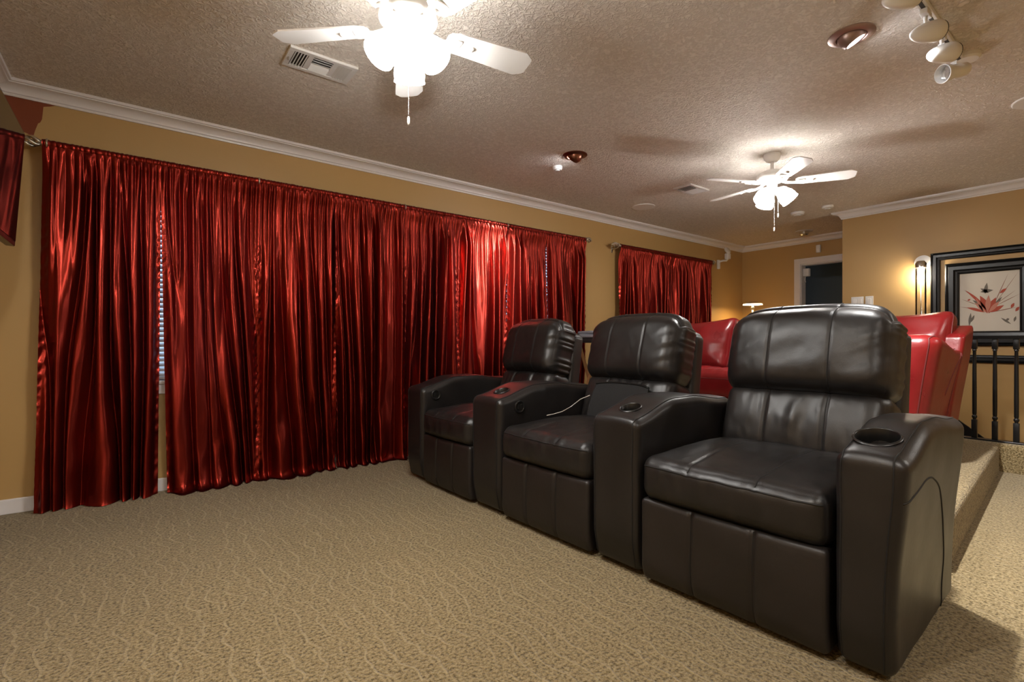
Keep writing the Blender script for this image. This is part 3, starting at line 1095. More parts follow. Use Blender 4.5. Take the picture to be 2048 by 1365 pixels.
    for (a, b_, kw) in arms:
        kw = dict(kw)
        if 'cup' in kw:
            cx, cs, r = kw['cup']
            kw['cup'] = (cx, cs - mid, r)
        arm(t, a - mid, b_ - mid, **kw)
    return t

recliner('black leather recliner farthest from the camera, beside the long curtain', 2.402, 2.962,
         [(2.965, 3.18, dict(button=(0.105, 0.585)))], 31)
recliner('middle black leather recliner with a mesh back support on it', 1.495, 2.125,
         [(2.130, 2.398, dict(cup=(0.12, 2.262, 0.043), button=(0.14, 0.588)))], 41)
recliner('nearest black leather recliner with armrests and cup holders on both sides', 0.572, 1.240,
         [(1.245, 1.490, dict(cup=(0.115, 1.365, 0.045))), (0.400, 0.567, dict(cup=(0.128, 0.492, 0.057), outer=True))], 51)

# mesh back support leaning on the middle recliner
def back_support():
    t = thing('back_support', 'charcoal mesh back support leaning on the middle recliner', 'back support', row(0.0, 1.79, 0.505), ROW_A)
    nu, nv = 40, 24
    v, f = [], []
    for side in (0, 1):
        for i in range(nu + 1):
            a = i / nu * 2 - 1
            for j in range(nv + 1):
                b = j / nv
                hw = 0.195 * (1 - 0.08 * b)
                x = 0.548 + 0.068 * b - 0.022 * abs(a) ** 2.5 - 0.014 * math.sin(PI * b) + side * 0.012
                v.append((x, a * hw, 0.004 + 0.205 * b - 0.012 * abs(a) ** 3))
    n = (nu + 1) * (nv + 1)
    ix = lambda s, i, j: s * n + i * (nv + 1) + j
    for i in range(nu):
        for j in range(nv):
            f.append((ix(0, i, j), ix(0, i, j + 1), ix(0, i + 1, j + 1), ix(0, i + 1, j)))
            f.append((ix(1, i, j), ix(1, i + 1, j), ix(1, i + 1, j + 1), ix(1, i, j + 1)))
    for i in range(nu):
        f.append((ix(0, i, 0), ix(0, i + 1, 0), ix(1, i + 1, 0), ix(1, i, 0)))
        f.append((ix(0, i, nv), ix(1, i, nv), ix(1, i + 1, nv), ix(0, i + 1, nv)))
    for j in range(nv):
        f.append((ix(0, 0, j), ix(1, 0, j), ix(1, 0, j + 1), ix(0, 0, j + 1)))
        f.append((ix(0, nu, j), ix(0, nu, j + 1), ix(1, nu, j + 1), ix(1, nu, j)))
    mesh_obj('panel', v, f, M['mesh_fabric'], t, True)
    # bound rim
    rim = []
    for a in np.linspace(-1, 1, 30):
        rim.append(v[ix(0, int(round((a + 1) / 2 * nu)), nv)])
    MB().tube(rim, 0.006, 6).build('rim', M['black_plastic'], t, True)
    MB().box(0.575, 0.60, -0.29, -0.22, 0.10, 0.17, 0.008).build('strap', M['black_plastic'], t)
    path = [(0.545, 0.185, 0.13), (0.52, 0.235, 0.105), (0.475, 0.268, 0.062), (0.42, 0.285, 0.036), (0.36, 0.295, 0.026), (0.31, 0.300, 0.022)]
    MB().tube(path, 0.0024, 6).build('cable', M['grille'], t, True)
back_support()

# ================================================================== RED SOFA on the riser
def sofa():
    t = thing('sofa', 'glossy red leather sofa on the carpeted riser behind the recliners', 'sofa', (3.58, 1.93, RZ), 0)
    # local: x=0 seat front, y relative to 1.93, z above riser
    Y = lambda y: y - 1.93
    y0, y1 = 0.86, 3.02
    MB().box(0.06, 0.80, Y(0.93), Y(2.95), 0.02, 0.30, 0.02).build('base', M['red_leather'], t)
    for k in range(3):
        a = 1.06 + (2.88 - 1.06) * k / 3 + 0.003
        b = 1.06 + (2.88 - 1.06) * (k + 1) / 3 - 0.003
        def dse(P, Q, a=a, b=b, k=k):
            Q = Q + np.array([0.32, Y((a + b) / 2), 0.405])
            Q[:, 2] += np.clip(P[:, 2], 0, 1) * (0.022 * (1 - P[:, 1] ** 4) * (1 - 0.5 * P[:, 0] ** 2) + 0.005 * vnoise(np.stack([Q[:, 0] * 8, Q[:, 1] * 22, Q[:, 0] * 0], 1), 70 + k))
            Q[:, 0] -= np.clip(-P[:, 0], 0, 1) * (0.02 * (1 - P[:, 2] ** 2) + 0.004 * vnoise(np.stack([Q[:, 2] * 8, Q[:, 1] * 20, Q[:, 0] * 0], 1), 80 + k))
            return Q
        c = Cushion((0.33, (b - a) / 2, 0.108), 0.05, dse, (26, 36, 14))
        s_ = c.build('seat_cushion', M['red_leather'], t)
        sm = Seams()
        c.seam(sm, [(-1, -0.97, 0.45), (-1, 0.97, 0.45)], 0.003)
        sm.build('seam', M['red_seam'], s_, True)
    for k, (a, b) in enumerate([(0.80, 1.545), (1.55, 2.275), (2.28, 3.02)]):
        xf = Matrix.Translation((0.66, Y((a + b) / 2), 0.700)) @ Matrix.Rotation(math.radians(16), 4, 'Y')
        def dbk(P, Q, k=k):
            fr = np.clip(-P[:, 0], 0, 1)
            y, z = Q[:, 1], Q[:, 2]
            bul = 0.075 * (1 - P[:, 2] ** 2) * (1 - P[:, 1] ** 2) + 0.012 * vnoise(np.stack([y * 8 + z * 7, z * 9 - y * 5, y * 0], 1), 90 + k)
            Q[:, 0] -= bul * fr
            Q[:, 2] += 0.030 * np.clip(P[:, 2], 0, 1) * (np.abs(P[:, 1]) ** 3 - 0.4)
            Q[:, 2] += 0.02 * np.clip(P[:, 2], 0, 1) * (1 if k == 2 else 0.4) * (-P[:, 1])
            Q[:, 0] += 0.05 * np.clip(P[:, 2], 0, 1) ** 2
            return Q
        c = Cushion((0.10, (b - a) / 2, 0.250), 0.07, dbk, (16, 44, 36), xf)
        bk = c.build('back_cushion', M['red_leather'], t)
        sm = Seams()
        c.seam(sm, [(-0.55, -1, -0.9), (-0.55, -1, 0.9)], 0.004)
        c.seam(sm, [(-0.55, 1, -0.9), (-0.55, 1, 0.9)], 0.004)
        sm.build('piping', M['red_seam'], bk, True)
    # back frame
    xf = Matrix.Translation((0.76, Y(1.94), 0.46)) @ Matrix.Rotation(math.radians(13), 4, 'Y')
    Cushion((0.10, 1.02, 0.42), 0.05, None, (8, 40, 16), xf).build('back_frame', M['red_leather'], t)
    # flared arms
    for sgn in (-1, 1):
        yc = Y(0.93) if sgn < 0 else Y(2.95)
        def dar(P, Q, sgn=sgn, yc=yc):
            Q = Q + np.array([0.29, yc, 0.395])
            x, z = Q[:, 0], Q[:, 2]
            out = np.clip(P[:, 1] * sgn, -1, 1)
            Q[:, 1] += sgn * (0.105 * (z / 0.8) ** 1.3 - 0.01) * (0.55 + 0.45 * out)
            k = np.clip((z - 0.3) / 0.5, 0, 1)
            Q[:, 2] += k * (0.0 - 0.085 * ss(0.02, 0.50, x))
            Q[:, 0] += 0.05 * ss(0.4, 0.8, z) * ss(0.3, 0.6, x)
            Q[:, 0] -= 0.02 * np.clip(-P[:, 0], 0, 1) * (1 - P[:, 1] ** 2)
            return Q
        c = Cushion((0.29, 0.115, 0.395), 0.075, dar, (24, 20, 36))
        ar = c.build('arm', M['red_leather'], t)
        sm = Seams()
        q = -0.84 * 1
        c.seam(sm, [(-1, sgn * 0.72, -0.95), (-1, sgn * 0.72, 1), (0.9, sgn * 0.72, 1)], 0.004)
        for x in (0.15, 0.62):
            c.seam(sm, [(x, sgn, -0.8 if x > 0.5 else 0.1), (0.66 if x < 0.5 else 0.72, sgn, 0.92)], 0.003)
        sm.build('seam', M['red_seam'], ar, True)
        # wing: outer end of the back
        xw = Matrix.Translation((0.640, yc + sgn * 0.050, 0.43)) @ Matrix.Rotation(math.radians(13), 4, 'Y')
        def dwi(P, Q, sgn=sgn):
            Q[:, 1] += sgn * 0.055 * ss(-0.3, 0.45, Q[:, 2])
            Q[:, 2] += np.clip(P[:, 2], 0, 1) ** 2 * (0.065 * P[:, 0] - 0.02)
            return Q
        Cushion((0.125, 0.095, 0.425), 0.026, dwi, (14, 14, 30), xw).build('wing', M['red_leather'], t)
    for x in (0.10, 0.72):
        for y in (0.98, 2.90):
            MB().box(x - 0.03, x + 0.03, Y(y) - 0.03, Y(y) + 0.03, 0.0, 0.03).build('foot', M['lacquer'], t)
sofa()

# ================================================================== folding tray table with a folded jacket
def tray():
    x, y = 3.70, 3.36
    t = thing('tray_table', 'pale wooden folding tray table behind the recliners', 'table', (x, y, RZ), 0)
    MB().box(-0.17, 0.17, -0.20, 0.20, 0.735, 0.755, 0.005).build('top', M['wood'], t)
    for sx in (-1, 1):
        for dx in (-1, 1):
            a = Vector((dx * 0.15, sx * 0.17, 0.0)); b = Vector((-dx * 0.13, sx * 0.17, 0.737))
            d = (b - a)
            mt = Matrix.Translation((a + b) / 2 + Vector((0, dx * 0.012, 0))) @ d.to_track_quat('Z', 'Y').to_matrix().to_4x4()
            MB().obox(mt, 0.03, 0.018, d.length).build('leg', M['wood'], t)
    MB().tube([(0, -0.185, 0.37), (0, 0.185, 0.37)], 0.008, 8).build('crossbar', M['wood'], t, True)
    # jacket
    j = thing('folded_jacket', 'slate blue jacket folded on the tray table', 'jacket', (x, y, RZ + 0.755), 0)
    def dj(P, Q, k=0):
        Q = Q.copy()
        Q[:, 2] += 0.010 * vnoise(Q * 11, 5 + k) * (P[:, 2] > 0)
        over = np.clip(np.abs(Q[:, 0]) - 0.180, 0, None)
        Q[:, 2] -= over * 1.4
        return Q
    for k, (hx, hy, z, m) in enumerate([(0.205, 0.19, 0.018, 'black_plastic'), (0.19, 0.18, 0.050, 'blue_cloth'), (0.175, 0.165, 0.080, 'blue_cloth')]):
        c = Cushion((hx, hy, 0.016), 0.014, lambda P, Q, k=k: dj(P, Q, k), (24, 24, 4), Matrix.Translation((0, 0, z)))
        c.build('fold', M[m] if k else M['mesh_fabric'], j)
tray()

# ================================================================== TELEVISION on the screen wall
def tv():
    a = math.radians(-3.6)
    t = thing('television', 'flat black television tilted forward on the screen wall', 'television', (XW0, 2.86, 1.42), 0)
    xf = Matrix.Translation((0.150, 0, 0.268)) @ Matrix.Rotation(-a, 4, 'Y')
    MB().obox(xf, 0.035, 1.00, 0.56, 0.005).build('cabinet', M['tv_body'], t)
    MB().obox(xf @ Matrix.Translation((0.0185, 0, 0.006)), 0.002, 0.975, 0.525).build('screen', M['screen'], t)
    MB().box(0.0, 0.02, -0.2, 0.2, 0.12, 0.42, 0.003).build('mount_plate', M['tv_body'], t)
    for z in (0.18, 0.36):
        MB().box(0.015, 0.137, -0.15, -0.11, z - 0.015, z + 0.015).build('mount_arm', M['tv_body'], t)
        MB().box(0.015, 0.137, 0.11, 0.15, z - 0.015, z + 0.015).build('mount_arm', M['tv_body'], t)
tv()

# ================================================================== CEILING FANS
def fan(loc, rot, shade_rot, label, chains):
    t = thing('ceiling_fan', label, 'ceiling fan', (loc[0], loc[1], CEIL), 0, 'white five-blade ceiling fans')
    W = M['white']
    MB().lathe([(0.0, 0), (0.060, 0), (0.060, -0.010), (0.055, -0.035), (0.040, -0.055), (0.024, -0.060), (0.0, -0.060)], 32).build('canopy', W, t, auto=AUTO)
    MB().lathe([(0.012, -0.055), (0.012, -0.125)], 16).build('downrod', W, t, auto=AUTO)
    MB().lathe([(0.0, -0.118), (0.024, -0.118), (0.030, -0.128), (0.066, -0.134), (0.096, -0.148), (0.110, -0.170), (0.112, -0.192), (0.107, -0.200), (0.086, -0.208), (0.050, -0.212), (0.0, -0.212)], 40).build('motor_housing', W, t, auto=AUTO)
    sc = MB()
    for k in range(10):
        a = 2 * PI * k / 10 + 0.2
        sc.lathe([(0.0, 0), (0.004, 0), (0.004, -0.003), (0.0, -0.004)], 8, Matrix.Translation((0.074 * math.cos(a), 0.074 * math.sin(a), -0.2085)))
    sc.build('housing_screws', M['chrome'], t)
    MB().lathe([(0.0, -0.210), (0.043, -0.210), (0.043, -0.222), (0.036, -0.226), (0.036, -0.262), (0.044, -0.268), (0.044, -0.282), (0.030, -0.292), (0.0, -0.294)], 32).build('switch_housing', W, t, auto=AUTO)
    # blades
    R0, R1, zb = 0.155, 0.535, -0.222
    outline = [(R0, -0.022), (R0 + 0.012, -0.040), (R0 + 0.045, -0.052)]
    outline += [(R1 - 0.040, -0.066), (R1 - 0.006, -0.044), (R1, -0.034), (R1, 0.034), (R1 - 0.006, 0.044), (R1 - 0.040, 0.066)]
    outline += [(R0 + 0.045, 0.052), (R0 + 0.012, 0.040), (R0, 0.022)]
    bm_ = None
    for k in range(5):
        a = math.radians(rot + 72 * k)
        mt = Matrix.Rotation(math.radians(-12), 4, 'X')
        if bm_ is None:
            b = MB().prism(outline, -0.003, 0.003, mt).build('blade', W, t, False, (0, 0, zb), (0, 0, a))
            ir = MB()
            ir.tube([(0.070, 0, 0.008), (0.100, 0, -0.004), (0.140, 0, -0.010), (0.175, 0, -0.008)], [0.013, 0.010, 0.009, 0.012], 10)
            ir.box(0.155, 0.215, -0.030, 0.030, -0.010, -0.004, 0.002)
            io = ir.build('blade_iron', W, b, True)
            md = MB().lathe([(0.0, -0.013), (0.010, -0.012), (0.014, -0.006), (0.014, -0.003)], 18, mt @ Matrix.Translation((0.265, 0, 0))).build('medallion', W, b, True)
            bm_ = (b.data, io.data, md.data)
        else:
            b = share('blade', bm_[0], t, (0, 0, zb), (0, 0, a))
            share('blade_iron', bm_[1], b)
            share('medallion', bm_[2], b)
    # three frosted tulip shades
    prof = [(0.022, 0.0), (0.032, -0.012), (0.046, -0.032), (0.058, -0.060), (0.062, -0.086), (0.060, -0.106), (0.063, -0.116)]
    sh = None
    for k in range(3):
        a = math.radians(shade_rot + 120 * k)
        mt = Matrix.Rotation(a, 4, 'Z') @ Matrix.Translation((0.050, 0, -0.276)) @ Matrix.Rotation(math.radians(-38), 4, 'Y')
        rt = mt.to_euler()
        lc = mt.to_translation()
        g = MB()
        g.tube([(0.028 * math.cos(a), 0.028 * math.sin(a), -0.262), tuple(lc)], 0.012, 10)
        g.lathe([(0.0, 0.012), (0.020, 0.010), (0.024, 0.0), (0.024, -0.010), (0.0, -0.010)], 20, mt)
        ar = g.build('lamp_arm', W, t, auto=AUTO)
        if sh is None:
            s_ = MB().shell(prof, 24).build('glass_shade', M['shade_glow'], t, True, lc, rt)
            bu = MB().lathe([(0.0, -0.020), (0.012, -0.024), (0.013, -0.045), (0.024, -0.068), (0.030, -0.090), (0.024, -0.112), (0.0, -0.122)], 16).build('bulb', M['fan_bulb'], s_, True)
            sh = (s_.data, bu.data)
        else:
            s_ = share('glass_shade', sh[0], t, lc, rt)
            share('bulb', sh[1], s_)
    for (cx, cy, ln) in chains:
        g = MB()
        z0 = -0.28
        n = int(ln / 0.006)
        for i in range(n):
            z = z0 - i * 0.006
            g.lathe([(0.0004, z + 0.0022), (0.0020, z), (0.0004, z - 0.0022)], 6, Matrix.Translation((cx, cy, 0)))
        co = g.build('pull_chain', M['white'], t, True)
        MB().lathe([(0.0005, z0 - ln), (0.004, z0 - ln - 0.004), (0.0052, z0 - ln - 0.026), (0.003, z0 - ln - 0.034), (0.0004, z0 - ln - 0.036)], 12, Matrix.Translation((cx, cy, 0))).build('chain_knob', M['white'], co, True)
    return t
fan((0.835, 1.745), -8, 62, 'white ceiling fan with lit glass shades nearest the camera', [(0.02, 0.04, 0.26)])
fan((3.86, 1.775), 10, 172, 'white ceiling fan on a short rod above the riser', [(-0.01, -0.02, 0.28), (0.03, -0.03, 0.17)])

# ================================================================== ceiling fittings
def vent(x0, x1, y0, y1, kind, label):
    cx, cy = (x0 + x1) / 2, (y0 + y1) / 2
    t = thing('ceiling_vent', label, 'vent', (cx, cy, CEIL), 0, 'ceiling air vents')
    hx, hy = (x1 - x0) / 2, (y1 - y0) / 2
    MB().box(-hx + 0.02, hx - 0.02, -hy + 0.02, hy - 0.02, -0.0035, -0.0005).build('duct_backing', M['vent_dark'], t)
    fr = MB()
    def ring(ax, bx, ay, by, w, z0, z1):
        fr.box(ax, bx, ay, ay + w, z0, z1, 0.0015)
        fr.box(ax, bx, by - w, by, z0, z1, 0.0015)
        fr.box(ax, ax + w, ay + w, by - w, z0, z1, 0.0015)
        fr.box(bx - w, bx, ay + w, by - w, z0, z1, 0.0015)
    ring(-hx, hx, -hy, hy, 0.026, -0.013, 0)
    if kind == 3:
        b1, b2 = -hx * 0.36, hx * 0.36
        for b in (b1, b2):
            fr.box(b - 0.012, b + 0.012, -hy + 0.026, hy - 0.026, -0.011, -0.002)
    fr.build('frame', M['vent'], t)
    def slat(px, py, lx, ly, tilt, ax):
        mt = Matrix.Translation((px, py, -0.010)) @ Matrix.Rotation(tilt, 4, ax)
        MB().obox(mt, lx, ly, 0.0014).build('louver', M['vent'], t)
    if kind == 3:
        lo, hi = -hx + 0.026, b1 - 0.012
        for k in range(5):
            slat(lo + (hi - lo) * (k + 0.5) / 5, 0, 0.013, 2 * hy - 0.056, math.radians(-45), 'Y')
        lo, hi = b2 + 0.012, hx - 0.026
        for k in range(5):
            slat(lo + (hi - lo) * (k + 0.5) / 5, 0, 0.015, 2 * hy - 0.056, math.radians(45), 'Y')
        for k in range(6):
            slat(0, -hy + 0.03 + (2 * hy - 0.06) * (k + 0.5) / 6, b2 - b1 - 0.026, 0.018, math.radians(35 if k < 3 else -35), 'X')
        MB().tube([(-hx + 0.012, 0.0, -0.012), (-hx + 0.010, 0, -0.030)], 0.003, 6).build('damper_lever', M['silver'], t)
    else:
        n = 8
        for k in range(n):
            slat(-hx + 0.03 + (2 * hx - 0.06) * (k + 0.5) / n, 0, 0.026, 2 * hy - 0.056, math.radians(-40 if k < 4 else 30), 'Y')
vent(0.594, 0.925, 2.52, 2.71, 3, 'white three-way ceiling vent beside the nearest fan')
vent(3.98, 4.285, 2.545, 2.73, 1, 'white louvred ceiling vent near the fan above the riser')

def disc(name, x, y, r, h, mat, label, cat, ridged=False, group=None):
    t = thing(name, label, cat, (x, y, CEIL), 0, group)
    MB().lathe([(0.0, 0.0), (r, 0.0), (r, -h * 0.45), (r * 0.93, -h * 0.8), (r * 0.75, -h), (0.0, -h)], 36).build('cover', mat, t, auto=AUTO)
    if ridged:
        MB().lathe([(0.0, -h), (r * 0.5, -h), (r * 0.46, -h - 0.006), (0.0, -h - 0.007)], 30).build('sensor_dome', mat, t, auto=AUTO)
    return t
k_ = (CEIL - CAM_H) / 1.45
disc('smoke_detector', 2.789 * k_, 3.019 * k_, 0.040, 0.030, M['plastic'], 'small white detector by the copper eyeball light above the curtain', 'detector', True)
disc('smoke_detector', 5.937 * k_, 2.452 * k_, 0.068, 0.030, M['plastic'], 'larger white smoke detector right of the far fan lights', 'detector', True)
disc('smoke_detector', 5.907 * k_, 2.138 * k_, 0.055, 0.026, M['plastic'], 'white smoke detector nearest the wall corner crown', 'detector', True)
def speaker(x, y, r, label):
    t = thing('ceiling_speaker', label, 'speaker', (x, y, CEIL), 0, 'round ceiling speakers')
    MB().lathe([(r - 0.010, 0.0), (r, 0.0), (r, -0.005), (r - 0.004, -0.008), (r - 0.010, -0.008)], 44).build('rim', M['white'], t, auto=AUTO)
    MB().lathe([(0.0, -0.001), (r - 0.009, -0.001), (r - 0.009, -0.006), (0.0, -0.0075)], 44).build('grille', M['grille'], t, auto=AUTO)
speaker(4.355 * k_, 3.352 * k_, 0.118, 'round flush ceiling speaker near the window wall crown')
speaker(4.30 * k_, 0.42 * k_, 0.118, 'round flush ceiling speaker cut off by the right edge')

def eyeball(x, y, r, aim, tip, energy, spot, label, mat, tint):
    """recessed gimbal light: trim ring, ball and lamp; aim is a horizontal angle, the ball is tipped hard over"""
    t = thing('recessed_light', label, 'ceiling light', (x, y, CEIL), 0, 'recessed eyeball lights')
    MB().lathe([(r * 0.62, -0.002), (r * 0.66, -0.012), (r * 0.80, -0.012), (r, -0.004), (r, 0.0), (r * 0.62, 0.0)], 40).build('trim_ring', mat, t, auto=AUTO)
    tip = -math.radians(tip)
    mt = Matrix.Translation((0, 0, -0.004)) @ Matrix.Rotation(aim, 4, 'Z') @ Matrix.Rotation(tip, 4, 'Y') @ Matrix.Rotation(PI, 4, 'X')
    rb = r * 0.60
    prof = [(0.0, -rb)]
    for i in range(1, 15):
        a = -PI / 2 + i / 14 * (PI / 2 + 0.62)
        prof.append((rb * math.cos(a), rb * math.sin(a)))
    zc = prof[-1][1]
    rc = prof[-1][0]
    prof += [(rc - 0.006, zc), (rc - 0.010, zc - 0.02)]
    MB().shell(prof, 36, mt).build('ball', mat, t, auto=AUTO)
    MB().lathe([(0.0, zc - 0.018), (rc - 0.009, zc - 0.018), (rc - 0.012, zc - 0.010), (0.0, zc - 0.004)], 28, mt).build('lamp', M['can_glow'], t, auto=AUTO)
    if energy > 0:
        ld = bpy.data.lights.new('reflector_beam', 'SPOT')
        ld.energy = energy
        ld.color = tint
        ld.spot_size = math.radians(spot)
        ld.spot_blend = 0.7
        ld.shadow_soft_size = 0.03
        lo = link(bpy.data.objects.new('reflector_beam', ld), t)
        d = (mt.to_3x3() @ Vector((0, 0, 1))).normalized()
        p = mt @ Vector((0, 0, zc + 0.012))
        lo.location = p
        lo.rotation_euler = d.to_track_quat('-Z', 'Y').to_euler()
    return t
eyeball(2.696 * k_, 0.874 * k_, 0.094, math.radians(-48), 32, 190, 94, 'lit recessed eyeball light with brown trim beside the track lights', plain('brown_trim', (0.34, 0.24, 0.21), 0.35, 0.6), (1.0, 0.97, 0.93))
eyeball(2.725 * k_, 2.749 * k_, 0.094, math.radians(94), 52, 300, 46, 'dark copper recessed eyeball light aimed at the long curtain', M['copper'], (0.93, 0.95, 1.0))
def downlight(x, y, label):
    t = thing('recessed_downlight', label, 'ceiling light', (x, y, CEIL), 0, 'recessed downlights outside the view')
    MB().lathe([(0.066, -0.001), (0.070, -0.010), (0.094, -0.006), (0.094, 0.0), (0.066, 0.0)], 32).build('trim_ring', M['white'], t, auto=AUTO)
    MB().lathe([(0.0, -0.003), (0.064, -0.003), (0.064, -0.001), (0.0, -0.001)], 32).build('lens', M['down_glow'], t, auto=AUTO)
downlight(0.75, -0.95, 'recessed downlight behind the camera')
downlight(-0.15, 0.75, 'recessed downlight by the screen wall')
downlight(4.00, -1.30, 'recessed downlight beyond the right edge, near the stairs')

# flush nickel ceiling fitting by the door
t = thing('flush_ceiling_light', 'small nickel ceiling fitting in front of the doorway', 'ceiling light', (7.004 * k_, 2.812 * k_, CEIL))
MB().lathe([(0.0, 0), (0.10, 0), (0.10, -0.008), (0.07, -0.014), (0.0, -0.014)], 32).build('pan', M['grille'], t, auto=AUTO)
MB().lathe([(0.0, -0.012), (0.055, -0.012), (0.055, -0.045), (0.040, -0.058), (0.0, -0.060)], 32).build('drum', M['chrome'], t, auto=AUTO)

# ================================================================== track lights
def track():
    ty = 0.592
    t = thing('track_rail', 'white track light rail on the ceiling at upper right', 'track rail', (2.5, ty, CEIL))
    MB().box(-1.0, 0.78, -0.018, 0.018, -0.022, 0, 0.003).build('rail', M['white'], t)
    MB().box(-1.0, 0.78, -0.007, 0.007, -0.0235, -0.0215).build('slot', M['vent_dark'], t)
    MB().lathe([(0.0, 0), (0.055, 0), (0.055, -0.016), (0.045, -0.024), (0.0, -0.024)], 28, Matrix.Translation((0.80, -0.02, 0))).build('end_feed', M['white'], t, auto=AUTO)
    specs = [(2.32, 0.07, 140, 18, 0, 'white egg-shaped track light at the top edge of the view'),
             (2.667, 0.07, 142, 15, 0, 'white egg-shaped track light nearest the brown recessed light'),
             (2.92, 0.07, 144, 15, 0, 'white egg-shaped track light between two other heads on the rail'),
             (3.15, 0.075, 0, 20, 1, 'white can-shaped track light at the end of the rail')]
    for (x, drop, az, up, kind, label) in specs:
        h = thing('track_spotlight', label, 'track light', (x, ty, CEIL), 0, 'track light heads')
        MB().box(-0.035, 0.035, -0.014, 0.014, -0.046, -0.0235, 0.003).build('adapter', M['white'], h)
        MB().tube([(0, 0, -0.044), (0, 0, -0.044 - drop * 0.6)], 0.007, 8).build('stem', M['white'], h, True)
        yk = MB()
        yk.box(-0.005, 0.005, -0.012, 0.012, -0.044 - drop * 0.95, -0.044 - drop * 0.35, 0.002)
        yk.build('yoke', M['white'], h)
        # head axis: round back end points along az in plan, up = elevation of the back end
        if kind == 0:
            d = Vector((math.cos(math.radians(az)) * math.cos(math.radians(up)), math.sin(math.radians(az)) * math.cos(math.radians(up)), -0.15)).normalized()
            mt = Matrix.Translation((0, 0, -0.044 - drop)) @ d.to_track_quat('Z', 'Y').to_matrix().to_4x4() @ Matrix.Translation((0, 0, -0.02))
            prof = [(0.036, -0.045)]
            for i in range(12):
                a = i / 11 * PI / 2
                prof.append((0.0005 + 0.043 * math.cos(a), -0.03 + 0.115 * math.sin(a)))
            MB().shell(prof, 28, mt).build('shell', M['white'], h, True)
            MB().lathe([(0.0, -0.040), (0.036, -0.041), (0.037, -0.047), (0.0, -0.047)], 24, mt).build('baffle', M['vent_dark'], h, auto=AUTO)
        else:
            d = Vector((-0.78, 0.52, -0.22)).normalized()
            mt = Matrix.Translation((0, 0, -0.044 - drop)) @ d.to_track_quat('Z', 'Y').to_matrix().to_4x4()
            MB().shell([(0.0005, -0.075), (0.022, -0.072), (0.031, -0.058), (0.033, -0.02), (0.033, 0.028)], 28, mt).build('shell', M['white'], h, auto=AUTO)
            MB().lathe([(0.034, 0.026), (0.038, 0.028), (0.043, 0.060), (0.040, 0.061), (0.034, 0.03)], 28, mt).build('bezel', M['white'], h, auto=AUTO)
            MB().lathe([(0.0, 0.034), (0.036, 0.034), (0.036, 0.04), (0.0, 0.042)], 24, mt).build('lens', M['glass'], h, auto=AUTO)
track()

# ================================================================== wall fittings
# white swivel bracket on the window wall near the corner
t = thing('wall_bracket', 'white swivel speaker bracket on the wall beside the short curtain', 'bracket', (6.66, YW, 2.06))
MB().box(-0.022, 0.022, -0.035, 0.0, -0.075, 0.055, 0.008).build('wall_plate', M['plastic'], t)
MB().tube([(0, -0.03, 0.03), (0.05, -0.06, 0.045), (0.11, -0.075, 0.05), (0.13, -0.08, 0.07)], 0.014, 10).build('arm', M['plastic'], t, True)
MB().box(0.095, 0.175, -0.11, -0.05, 0.07, 0.155, 0.012).build('clamp', M['plastic'], t)
MB().lathe([(0.0, 0.018), (0.045, 0.016), (0.056, 0.0), (0.05, -0.018), (0.0, -0.022)], 24, Matrix.Translation((0.125, -0.085, 0.195)) @ Matrix.Rotation(1.1, 4, 'X')).build('swivel_head', M['plastic'], t, True)

t = thing('motion_sensor', 'small white motion sensor above the doorway', 'sensor', (XW2, 2.767, 2.20))
MB().box(-0.035, 0.0, -0.028, 0.028, -0.052, 0.052, 0.008).build('case', M['plastic'], t)
MB().box(-0.040, -0.034, -0.020, 0.020, -0.040, 0.0, 0.003).build('lens', M['white'], t)
t = thing('door_sensor', 'pale contact sensor with a wire on the door jamb', 'sensor', (XW2 + 0.07, 2.985, 1.90))
MB().box(-0.03, 0.03, -0.075, 0.0, -0.05, 0.06, 0.008).build('case', M['plastic'], t)
MB().tube([(0, -0.02, -0.05), (0.0, -0.012, -0.10), (0, -0.025, -0.13)], 0.005, 6).build('wire', M['plastic'], t, True)

for (y, w, n, label) in [(1.966, 0.115, 2, 'wide white double light switch plate on the stair wall'), (1.856, 0.072, 1, 'narrow white single light switch plate nearest the sconce')]:
    t = thing('switch_plate', label, 'light switch', (XW1, y, 1.372), 0, 'light switch plates')
    MB().box(-0.006, 0.0, -w / 2, w / 2, -0.058, 0.058, 0.002).build('plate', M['plastic'], t)
    for k in range(n):
        yy = (k - (n - 1) / 2) * 0.046
        MB().box(-0.011, -0.005, yy - 0.016, yy + 0.016, -0.033, 0.033, 0.002).build('rocker', M['white'], t)

# glass tube sconce
t = thing('wall_sconce', 'lit clear glass tube wall sconce left of the framed picture', 'sconce', (XW1, 1.405, 1.735))
MB().lathe([(0.0, 0.0), (0.070, 0.0), (0.068, 0.010), (0.0, 0.014)], 36, Matrix.Rotation(-PI / 2, 4, 'Y')).build('backplate', M['white'], t, auto=AUTO)
MB().tube([(-0.01, 0, 0.0), (-0.05, 0, -0.005), (-0.075, 0, -0.02)], 0.012, 10).build('arm', M['chrome'], t, True)
MB().lathe([(0.0, 0.02), (0.030, 0.015), (0.046, -0.01), (0.046, -0.05), (0.0, -0.05)], 28, Matrix.Translation((-0.078, 0, -0.01))).build('socket_cap', M['chrome'], t, auto=AUTO)
MB().shell([(0.043, -0.055), (0.043, -0.64), (0.040, -0.66)], 32, Matrix.Translation((-0.078, 0, 0))).build('glass_tube', M['glass'], t, True)
MB().lathe([(0.0, -0.058), (0.014, -0.06), (0.014, -0.09), (0.026, -0.14), (0.024, -0.18), (0.0, -0.20)], 18, Matrix.Translation((-0.078, 0, 0))).build('bulb', M['bulb_warm'], t, True)
MB().tube([(-0.078, 0, -0.2), (-0.078, 0, -0.62)], 0.004, 6).build('inner_rod', M['chrome'], t, True)

